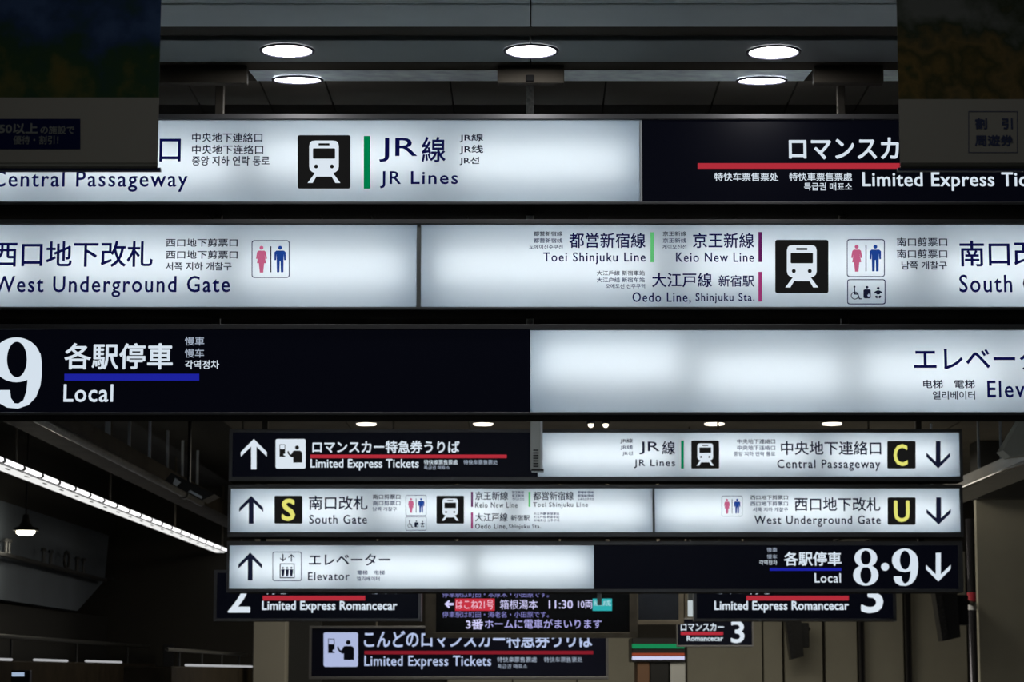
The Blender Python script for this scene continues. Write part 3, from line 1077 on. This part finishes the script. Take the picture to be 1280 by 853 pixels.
def poster(x0, x1, ysplit, lab, img):
    r = empty('hanging_poster', P((x0 + x1) / 2, 213, YP))
    tag(r, lab, 'poster', 'advertising posters near the camera')
    a, b, s = P(x0, -170, YP), P(x1, 203.5, YP), P(x0, ysplit, YP)
    q = MB()
    q.box((a.x, YP, s.z), (b.x, YP + .012, a.z), img)
    q.build('photograph', r)
    q = MB()
    q.box((a.x, YP, b.z), (b.x, YP + .012, s.z), LOWER)
    low = q.build('caption_strip', r)
    q = MB()
    z0 = P(x0, 210.5, YP).z
    rr = (b.z - z0) / 2
    q.tube([(a.x - .0, YP + .006, z0 + rr), (b.x, YP + .006, z0 + rr)], rr, PRAIL, 14)
    q.build('bottom_rail', r, True)
    q = MB()
    z2 = P(x0, 213.5, YP).z
    q.box((a.x - .01, YP + .005, z2), (b.x + .012, YP + .03, z0 + .004), PED)
    q.build('rail_lip', r)
    for t in (.2, .8):
        q = MB()
        xx = a.x + (b.x - a.x) * t
        q.tube([(xx, YP + .006, a.z - .01), (xx, YP + .006, CAMZ + ZC + .1)], .008, STEEL, 6)
        q.build('hanger_wire', r)
    return low


low = poster(-160, 196.5, 122, 'dark hanging poster at the upper left with a green mountain view and navy text box',
             photo_print('green_mountain_print', [(.52, (.26, .18, .05)), (.62, (.17, .16, .055)), (.69, (.06, .11, .05)), (.76, (.05, .10, .065)), (.86, (.06, .10, .22)), (.94, (.10, .16, .34))], 4.0, 3.0))
rect_film(low, YP - .002, -60, 148.5, 100.5, 186.5, PNAVY, 'text_box')
text(low, YP - .004, '50以上', -1, 154, 47.5, 167.5, PWH, .03)
text(low, YP - .004, 'の施設で', 50.5, 157, 93, 167.5, PWH, .02)
text(low, YP - .004, '優待・割引！', 16.5, 169.5, 73, 180.5, PWH, .01)
low = poster(1117.5, 1440, 124, 'dark hanging poster at the upper right with an autumn hillside and framed text',
             photo_print('autumn_hill_print', [(.50, (.03, .07, .035)), (.58, (.27, .17, .06)), (.66, (.10, .09, .04)), (.73, (.26, .17, .07)), (.82, (.08, .09, .055)), (.95, (.26, .25, .23))], 4.5, 9.0))
mb = MB()
shape(mb, [[(1210.5, 139), (1272, 139), (1272, 191), (1210.5, 191)], [(1211.3, 139.8), (1271.2, 139.8), (1271.2, 190.2), (1211.3, 190.2)]], YP - .002, PBLUE)
mb.build('text_border', low)
text(low, YP - .002, '割', 1219, 147.5, 1234, 161.5, PBLUE, .03)
text(low, YP - .002, '引', 1252, 147.5, 1266, 161.5, PBLUE, .03)
text(low, YP - .002, '周遊券', 1218.5, 168.5, 1266.5, 182.5, PBLUE, .03)

# ------------------------------------------------------------------ left side: tube light, duct, dark hall
XS = -4.6
r = empty('tube_light_row', (XS, 30, CAMZ + 1.88))
tag(r, 'long glowing row of fluorescent tubes running away at the left', 'strip light')
y0, y1 = 20.2, 36.9
k = .396
zt = CAMZ + k * abs(XS)
q = MB()
q.box((XS - .17, y0, zt - .015), (XS - .035, y1, zt + .05), mat('grey_channel', (.16, .16, .16), .6), .004)
q.build('channel', r)
q = MB()
q.box((XS - .16, y0 + .01, zt - .022), (XS - .03, y1, zt - .0155), glow('strip_reflection_glow', (1.0, 1.0, .98), .88, True))  # reflector beside the tubes, its reflected light put in as glow
q.build('reflector_strip', r)
pit = .836
yy = 20.3
while yy < y1 - .5:
    q = MB()
    q.tube([(XS - .01, yy + .06, zt + .02), (XS - .01, yy + pit - .06, zt + .02)], .022, glow('strip_tube', (1.0, .99, 1.0), 1.5, True), 10)
    q.build('tube', r)
    q = MB()
    q.box((XS - .065, yy + pit / 2 - .07, zt - .028), (XS - .045, yy + pit / 2 + .07, zt - .0165), GREYM)
    q.build('clip', r)
    q = MB()
    q.tube([(XS - .01, yy + pit - .06, zt + .02), (XS - .01, yy + pit + .05, zt + .02)], .0235, mat('grey_channel'), 8)
    q.build('socket', r)
    yy += pit
for yy in (22, 27, 32, 37):
    q = MB()
    q.tube([(XS - .08, yy, zt + .045), (XS - .08, yy, CAMZ + ZF)], .015, DARKM, 6)
    q.build('hanger_rod', r)

XD = -4.2
r = empty('air_duct', (XD - .18, 28, CAMZ + 2.14))
tag(r, 'dark brown rectangular air duct running away at the left above the tube lights', 'duct')
q = MB()
q.box((XD - .36, 20.3, CAMZ + .512 * 4.2), (XD, 37, CAMZ + .562 * 4.2), mat('duct_brown', (.030, .025, .019), .7, spec=.1, noise=.4, scale=3), .006)
q.build('duct_body', r)
for px in (148, 173, 198, 220, 238.5, 257):
    d = PX(px, XD + .05)
    w = .055 if px == 148 else .03
    q = MB()
    q.box((XD - .05 - w, d, CAMZ + .562 * 4.2 - .01), (XD - .05, d + .02, CAMZ + ZF), mat('grey_flat_bar', (.55, .60, .66), .5))
    q.build('hanger_bar', r)
q = MB()
q.tube([(XD + .03, 20.3, CAMZ + .512 * 4.2 - .02), (XD + .03, 30.8, CAMZ + .512 * 4.2 - .02)], .038, mat('bare_pipe', (.22, .22, .22), .35, .9, noise=.5, scale=14, bump=.2), 12)
q.tube([(XD + .03, 29.2, CAMZ + .512 * 4.2 - .02), (XD + .03, 29.3, CAMZ + .512 * 4.2 - .02)], .055, STEEL, 12)
tag(q.build('ceiling_pipe', None, True), 'bare metal pipe running along the bottom edge of the dark duct', 'pipe')
r = empty('hanging_monitor', (XD + .16, 29.8, CAMZ + 1.99))
tag(r, 'small black hanging monitor with painted pale reflections at the end of the metal pipe', 'monitor')
q = MB()
Ym = 26.6
q.hexa([P(206, 601, Ym), P(252, 626, Ym), P(252, 626, Ym) + Vector((0, .5, 0)), P(206, 601, Ym) + Vector((0, .5, 0)),
        P(214, 591, Ym), P(268, 618, Ym), P(268, 618, Ym) + Vector((0, .5, 0)), P(214, 591, Ym) + Vector((0, .5, 0))], BLACKM)
q.build('case', r)
q = MB()
WL = mat('reflection_white', (.75, .82, .88), .4)
q.face([P(216, 605, Ym - .006), P(221, 608.5, Ym - .006), P(226, 603, Ym - .006), P(219, 597.5, Ym - .006)], WL)  # bright reflections painted on the case as pale patches
q.face([P(235, 615, Ym - .006), P(252, 624, Ym - .006), P(253, 621, Ym - .006), P(238, 613, Ym - .006)], WL)
q.build('reflection_patches', r)
q = MB()
q.tube([P(236, 606, Ym + .2), P(236, 606, Ym + .2) * 1 + Vector((0, 0, CAMZ + ZF - P(236, 606, Ym + .2).z))], .02, BLACKM, 8)
q.build('bracket', r)

# left wall of the side hall, with its ledges
XW = -6.3
WALLB = mat('blue_grey_wall', (.105, .125, .155), .8, noise=.08, scale=1.5)
q = MB()
q.face([(XW, 24, CAMZ + .138 * 6.3), (XW, PX(100, XW), CAMZ + .134 * 6.3), (XW, PX(133, XW), CAMZ + .214 * 6.3), (XW, PX(137, XW), CAMZ + .322 * 6.3), (XW, 24, CAMZ + .322 * 6.3)], WALLB)
n = len(q.v)
q.face([v + Vector((-.15, 0, 0)) for v in q.v[:5]], WALLB)
for i in range(5):
    j = (i + 1) % 5
    q.face([q.v[i], q.v[j], q.v[j] + Vector((-.15, 0, 0)), q.v[i] + Vector((-.15, 0, 0))], WALLB)
struct(q, 'wall_left')
DK = mat('dark_hall_paint', (.022, .021, .020), .8)
q = MB()
q.box((-8.4, 20, 0), (-8.2, 46, CAMZ + 3.4), DK)
struct(q, 'wall_left')
q = MB()
q.box((XW - .3, 24, CAMZ - .6), (XW - .1, 37, CAMZ + .134 * 6.3 - .02), DK)
struct(q, 'wall_left')
# bulkhead under the ceiling on that side
q = MB()
q.box((-8.2, 20.2, CAMZ + .322 * 6.3), (XW + .0, 37, CAMZ + ZF), DK)
struct(q, 'trim_8')
RAILM = mat('rail_grey', (.045, .045, .047), .5, .3)
r = empty('sign_rail', (XW + .12, 32, CAMZ + 1.42))
tag(r, 'dark horizontal rail with small upright stems across the blue grey side wall', 'rail')
q = MB()
q.tube([(XW + .12, 24.5, CAMZ + .225 * 6.2), (XW + .12, PX(134, XW + .12), CAMZ + .214 * 6.2)], .03, RAILM, 8)
q.build('rail_bar', r)
for px in (9, 13, 56, 65, 106, 98):
    d = PX(px, XW + .12)
    zz = CAMZ + .221 * 6.18
    q = MB()
    q.tube([(XW + .12, d, zz - .01), (XW + .12, d, zz + .18)], .022, RAILM, 8)
    q.tube([(XW + .12, d, zz + .16), (XW + .12, d, zz + .20)], [.045, .03], RAILM, 8)
    q.build('stem', r)
q = MB()
d = PX(85, XW + .12)
ring = [(XW + .12, d + .17 * math.cos(t), CAMZ + .221 * 6.18 + .12 + .11 * math.sin(t)) for t in [2 * math.pi * i / 18 for i in range(19)]]
q.tube(ring, .02, RAILM, 8, False)
q.build('ring', r, True)
for t in (26, 31, 36):
    q = MB()
    zz = CAMZ + .221 * 6.2
    q.tube([(XW - .01, t, zz), (XW + .13, t, zz)], .015, RAILM, 8)
    q.build('wall_bracket', r)

# pendant lamp
c = P(32, 664, 29.2)
c.x = XW + .42
c = P(32, 664, (abs(c.x)) / abs(32 - VPX) * FPX)
r = empty('pendant_lamp', c)
tag(r, 'dark cone pendant lamp with a warm glowing underside by the side wall', 'pendant lamp')
q = MB()
q.tube([c + Vector((0, 0, .0)), c + Vector((0, 0, .03)), c + Vector((0, 0, .05)), c + Vector((0, 0, .11)), c + Vector((0, 0, .19))], [.15, .155, .085, .05, .035], mat('lamp_enamel', (.03, .03, .03), .4), 20)
q.build('lamp_shade', r, True)
q = MB()
q.tube([c + Vector((0, 0, -.05)), c + Vector((0, 0, -.03)), c + Vector((0, 0, .002))], [.075, .105, .11], glow('warm_bulb', (1.0, .93, .72), 6.0, True), 18)
q.build('bulb', r, True)
q = MB()
q.tube([c + Vector((0, 0, .18)), Vector((c.x, c.y, CAMZ + ZF))], .01, BLACKM, 6)
q.build('cord', r)
l = bpy.data.lights.new('pendant_glow', 'POINT')
l.energy, l.color, l.shadow_soft_size = 14, (1.0, .95, .75), .08
lo = bpy.data.objects.new('pendant_glow', l)
lo.location = c + Vector((0, 0, -.12))
C.objects.link(lo)

# ledges, counter edges with painted glint and a post low at the left
XL = -5.6


def side_tube(px0, px1, k0, rad, m, name, lab, cat, X=-5.74, grp=None):
    q_ = MB()
    q_.tube([(X, PX(px0, X), CAMZ + k0 * abs(X)), (X, PX(px1, X), CAMZ + k0 * abs(X) * .97)], rad, m, 8)
    if name == 'handrail':
        o_ = empty('handrail', (X, PX((px0 + px1) / 2, X), 0))
        q_.build('rail', o_, True)
        for i in range(4):
            d_ = PX(px0, X) + (PX(px1, X) - PX(px0, X)) * (i + .5) / 4
            p_ = MB()
            p_.tube([(X, d_, CAMZ + (.12 if X < -5 else .0625)), (X, d_, CAMZ + k0 * abs(X) * .985)], .015, RAILM, 8)
            p_.build('baluster', o_)
    else:
        o_ = q_.build(name, None, True)
    return tag(o_, lab, cat, grp)


HR = mat('dull_handrail', (.14, .14, .13), .35, .6)
side_tube(-160, 190, .068, .026, HR, 'handrail', 'dull grey handrail low in the dark hall, left of the dark post', 'handrail')
side_tube(212, 312, .062, .022, HR, 'handrail', 'dull grey handrail low in the dark hall, right of the dark post', 'handrail', -4.02)
EDGE = glow('counter_edge_glint', (.95, .97, 1.0), .42)  # light reflected by the shiny edges, put in as glow
EDGED = glow('counter_edge_dim', (.5, .5, .48), .30)
for i, (a, b, m, lab) in enumerate(((-60, 20, EDGE, 'thin white edge with painted glint at the bottom left, cut by the picture border'),
                                    (48, 89, EDGE, 'thin white edge with painted glint at the bottom left, second along the counter'),
                                    (112, 156, EDGE, 'thin white edge with painted glint at the bottom left, longest one before the dark post'),
                                    (236, 318, EDGE, 'thin white edge with painted glint between the dark post and the beige pillar'))):
    side_tube(a, b, .0245 if i < 3 else .02, .014, m, 'glint_edge', lab, 'light strip', -5.61 if i < 3 else -3.90, 'counter edges with painted glint')  # counter edges with reflected light put in as glow, not light strips
q = MB()
q.box((-4.4, 26.5, 0), (-3.88, 34.6, CAMZ + .0615), mat('counter_brown', (.035, .027, .018), .6, spec=.1, noise=.3, scale=4), .01)
tag(q.build('counter'), 'short dark brown counter between the dark post and the beige pillar', 'counter')
q = MB()
q.box((XL - .45, 23, 0), (XL + .01, 36.5, CAMZ + .119), mat('counter_brown', (.035, .027, .018), .6, spec=.1, noise=.3, scale=4), .01)
tag(q.build('counter'), 'long dark brown counter below the white glinting edges at the bottom left', 'counter')
Yp = PX(209, -6.1)
q = MB()
a, b = P(204, 806, 36.6), P(215, 900, 36.6)
q.box((a.x, 36.6, 0), (b.x, 36.72, a.z), mat('dark_post', (.012, .012, .016), .5), .01)
tag(q.build('bollard_post'), 'dark upright post between the two handrails at the bottom left', 'post')
q = MB()
a, b = P(14, 838, 22.5), P(37, 850, 22.5)
r = empty('counter_display', ((a.x + b.x) / 2, 22.6, b.z))
tag(r, 'small dark display with a pale blue glowing top in the bottom left corner', 'display')
q.box((a.x, 22.5, b.z - .3), (b.x, 22.6, a.z), BLACKM, .008)
q.build('case', r)
q = MB()
a, b = P(15, 841, 22.49), P(30, 846, 22.49)
q.box((a.x, 22.485, b.z), (b.x, 22.5, a.z), glow('display_glow', (.42, .55, .75), .8))
q.build('screen', r)
q = MB()
q.box(((P(14, 838, 22.5).x), 22.5, 0), (P(37, 838, 22.5).x, 22.6, P(14, 850, 22.5).z - .3), BLACKM)
q.build('stand', r)

# ------------------------------------------------------------------ right side: beam, strut, wall panels
XR = 4.52
r = empty('ceiling_beam', (XR + .2, 27, CAMZ + 1.9))
tag(r, 'beige ceiling beam running away at the right with a shiny lower edge', 'beam')
q = MB()
q.box((XR, 20.3, CAMZ + .42 * XR), (XR + .40, 36, CAMZ + .42 * XR + .13), mat('beam_beige', (.34, .33, .29), .55, noise=.08, scale=3), .005)
q.build('beam_body', r)
q = MB()
q.tube([(XR - .012, 20.3, CAMZ + .42 * XR - .006), (XR - .012, 36, CAMZ + .42 * XR - .006)], .020, mat('shiny_edge', (.72, .76, .85), .18, 1.0, noise=.4, scale=18, bump=.3), 8)
q.build('edge_trim', r, True)
for px in (1166, 1225, 1253):
    d = PX(px, XR + .1)
    q = MB()
    q.tube([(XR + .1, d, CAMZ + .42 * XR + .1), (XR + .1, d, CAMZ + ZF)], .014, mat('grey_flat_bar'), 8)
    q.build('hanger_rod', r)
Ys = 21.3
q = MB()
pts = [(1290, 520), (1300, 566), (1263, 571), (1253.5, 563), (1278, 522)]
front = [P(a, b, Ys) for a, b in pts]
n = len(front)
IV = mat('ivory_strut', (.42, .43, .37), .6)
q.face(front, IV)
q.face([v + Vector((0, .3, 0)) for v in reversed(front)], IV)
for i in range(n):
    j = (i + 1) % n
    q.face([front[i], front[i] + Vector((0, .3, 0)), front[j] + Vector((0, .3, 0)), front[j]], IV)
tag(q.build('slanted_strut'), 'pale slanted strut end at the right edge below the lowest near sign', 'strut')

YW = 37.0


def wall_panel(px0, px1, Y, ytop, name, m=BEIGE, th=.12, zbot=0.0):
    a_, b_ = P(px0, ytop, Y), P(px1, ytop, Y)
    q_ = MB()
    q_.box((a_.x, Y, zbot), (b_.x, Y + th, a_.z), m, .006)
    return struct(q_, name)


for a, b in ((560, 640), (641.5, 720), (721.5, 795), (858, 951), (953, 976), (979, 1026), (1030, 1069), (1078, 1127), (1138, 1206), (1219, 1300)):
    Y = YW if b < 1210 else 30.0
    wall_panel(a, b, Y, 690 if b < 1210 else 612, 'wall_back' if b < 1210 else 'wall_right')
q = MB()
q.box((-9, YW + .13, 0), (9, YW + .3, CAMZ + 3.4), mat('back_recess', (.03, .027, .022), .8))
struct(q, 'wall_back')
q = MB()
a = P(1219, 625, 30)
q.box((a.x - .02, 29.7, a.z), (8, 30.2, CAMZ + ZF), mat('soffit_shade', (.03, .03, .028), .7), .01)  # dark box stands in for the shading under the soffit
struct(q, 'trim_9')
# columns and pillars
q = MB()
a, b = P(318, 700, 33), P(356.5, 853, 33)
q.box((a.x, 33, 0), (b.x, 33.4, CAMZ + ZF), mat('pillar_beige', (.30, .285, .24), .6), .01)
struct(q, 'column_1')
q = MB()
a, b = P(357, 760, 34.5), P(400, 853, 34.5)
q.box((a.x, 34.5, 0), (b.x, 34.8, a.z), mat('dark_cabinet_grey', (.035, .036, .035), .5), .01)
tag(q.build('tall_cabinet'), 'dark grey tall cabinet between the beige pillar and the navy ticket sign', 'cabinet')
POLE = mat('dark_glossy_pole', (.16, .16, .19), .2, .9)
for px, lab, rad, Y in ((1074, 'shiny dark pole between beige wall panels, below the number 3 sign', .045, 36.8), (1132, 'shiny dark pole just right of the number 3 sign', .05, 36.8),
                        (1212, 'shiny pipe with a red and white band at the right wall', .055, 30.3)):
    x = (px - VPX) / FPX * Y
    r = empty('wall_pipe', (x, Y, 0))
    tag(r, lab, 'pipe', 'upright pipes along the beige wall')
    q = MB()
    q.tube([(x, Y, 0), (x, Y, CAMZ + 1.9)], rad, POLE, 14)
    q.build('pipe', r, True)
    if px == 1212:
        for ya, yb, m in ((741, 752, mat('red_band', (.40, .03, .05), .5)), (754, 763, mat('white_band', (.60, .62, .65), .5))):
            q = MB()
            q.tube([(x, Y, P(px, yb, Y).z), (x, Y, P(px, ya, Y).z)], rad + .004, m, 14)
            q.build('band', r, True)
# loudspeakers on the wall
for cx0, y0, w, h, Y, lab in ((1184, 770, 27, 64, 29.6, 'large black tilted loudspeaker under the right end of the far gantry'),
                              (993, 800, 19, 50, 36.3, 'smaller black tilted loudspeaker below the large number 3 sign')):
    r = empty('loudspeaker', P(cx0, y0 + h / 2, Y))
    tag(r, lab, 'loudspeaker', 'tilted loudspeakers on the beige wall')
    q = MB()
    tl, tr, br, bl = (cx0 - w * .6, y0 - h * .52), (cx0 + w * .45, y0 - h * .52), (cx0 + w * .62, y0 + h * .42), (cx0 - w * .22, y0 + h * .5)
    dv = Vector((0, .3, 0))
    p = [P(*bl, Y), P(*br, Y), P(*tr, Y), P(*tl, Y)]
    q.hexa([p[0], p[1], p[1] + dv, p[0] + dv, p[3], p[2], p[2] + dv, p[3] + dv], BLACKM)
    q.build('cabinet', r)
    q = MB()
    g = [P(tl[0] + w * .02, tl[1] + 2, Y - .012), P(tl[0] + w * .34, tl[1] + 2, Y - .012), P(bl[0] + w * .30, bl[1] - 3, Y - .012), P(bl[0] + w * .02, bl[1] - 2, Y - .012)]
    q.hexa([g[3], g[2], g[2] + Vector((0, .02, 0)), g[3] + Vector((0, .02, 0)), g[0], g[1], g[1] + Vector((0, .02, 0)), g[0] + Vector((0, .02, 0))],
           mat('speaker_grille', (.03, .03, .033), .3, .5, noise=.5, scale=40))
    q.build('grille', r)
    q = MB()
    e = P(cx0 + w * .5, y0, Y + .15)
    e2 = P(cx0 + w * .95, y0 - h * .1, Y + .15)
    q.box((e.x - .03, Y + .1, e.z - .12), (e2.x, Y + .2, e.z + .25), BLACKM, .01)
    end = Vector((e2.x, YW, e2.z + .1)) if Y > 35 else Vector(((1212 - VPX) / FPX * 30.3, 30.26, e2.z + .1))
    q.tube([e2 + Vector((0, .0, .1)), end], .03, BLACKM, 8)
    q.build('bracket', r)

# dark notice screen and lit box beside the departure board
Yn = 30.5
a, b = P(792, 728, Yn), P(855, 781, Yn)
r = empty('notice_screen', ((a.x + b.x) / 2, Yn, b.z))
tag(r, 'switched off notice screen in a brown frame, right of the departure board', 'screen')
q = MB()
c0, c1 = P(797.5, 733, Yn), P(848.5, 775.5, Yn)
q.box((a.x, Yn, c0.z), (b.x, Yn + .15, a.z), DARKM, .004)
q.box((a.x, Yn, b.z), (b.x, Yn + .15, c1.z), DARKM, .004)
q.box((a.x, Yn, c1.z), (c0.x, Yn + .15, c0.z), DARKM)
q.box((c1.x, Yn, c1.z), (b.x, Yn + .15, c0.z), DARKM)
q.build('frame', r)
q = MB()
q.box((c0.x, Yn + .02, c1.z), (c1.x, Yn + .14, c0.z), mat('dead_screen', (.008, .010, .016), .25))
q.build('screen', r)
q = MB()
q.tube([((a.x + b.x) / 2, Yn + .08, a.z - .01), ((a.x + b.x) / 2, Yn + .08, CAMZ + ZF)], .02, DARKM, 8)
q.build('hanger_rod', r)
Yn = 28.0
a, b = P(860, 736, Yn), P(868, 771, Yn)
r = empty('emergency_lamp', ((a.x + b.x) / 2, Yn, b.z))
tag(r, 'small upright white lit lamp box touching the left edge of the number 3 sign', 'lamp')
q = MB()
m_ = P(860, 751, Yn)
q.box((a.x, Yn, m_.z), (b.x, Yn + .08, a.z), GREYM, .004)
q.build('case', r)
q = MB()
q.box((a.x, Yn, b.z), (b.x - .005, Yn + .07, m_.z), glow('lamp_box_glow', (.62, .70, .72), .8), .004)
q.build('diffuser', r)
q = MB()
q.tube([((a.x + b.x) / 2, Yn + .04, a.z - .01), ((a.x + b.x) / 2, Yn + .04, CAMZ + ZF)], .012, DARKM, 6)
q.build('hanger_rod', r)

# kiosk with green, orange and white lit bands
Yk = 34.0
a, b = P(790, 797.5, Yk), P(857, 828, Yk)
r = empty('kiosk', ((a.x + b.x) / 2, Yk + .6, 0))
tag(r, 'small kiosk with green, orange and white lit bands below the notice screen', 'kiosk')
q = MB()
q.box((a.x, Yk, b.z), (b.x, Yk + 1.2, a.z), mat('kiosk_black', (.012, .012, .012), .4), .01)
q.build('canopy', r)
for ya, yb, m, nm in ((805.5, 811, glow('kiosk_green', (.01, .22, .08)), 'green_band'), (816.8, 820, glow('kiosk_orange', (.26, .05, .025)), 'orange_band'),
                      (820.8, 825.2, glow('kiosk_white', (.62, .62, .85)), 'white_band')):
    q = MB()
    q.box((a.x, Yk - .02, P(0, yb, Yk).z), (b.x - .015, Yk + .02, P(0, ya, Yk).z), m, .003)
    q.build(nm, r)
for px0, px1, m, nm in ((797, 812, mat('kiosk_brown', (.14, .07, .035), .6), 'side_panel'), (813, 836, mat('kiosk_black'), 'shelf_unit'), (838, 857, mat('kiosk_white_panel', (.42, .43, .42), .5), 'counter_front')):
    q = MB()
    q.box((P(px0, 828, Yk).x, Yk + .05, 0), (P(px1, 828, Yk).x, Yk + 1.1, b.z), m, .006)
    q.build(nm, r)

# ------------------------------------------------------------------ floor and outer shell
FL = mat('concourse_floor', (.36, .36, .35), .45, noise=.1, scale=1)
q = MB()
q.box((-9, -6, -.1), (9, 50, 0), FL)
struct(q, 'floor')
q = MB()
q.box((8.2, -4, 0), (8.4, 46, CAMZ + 3.6), mat('dark_side_wall', (.10, .095, .085), .8))
struct(q, 'wall_right')
q = MB()
q.box((-8.4, -4, 0), (-8.2, 20, CAMZ + 3.6), mat('dark_side_wall'))
struct(q, 'wall_left')
for o in (_fo, _co):
    bpy.data.objects.remove(o)
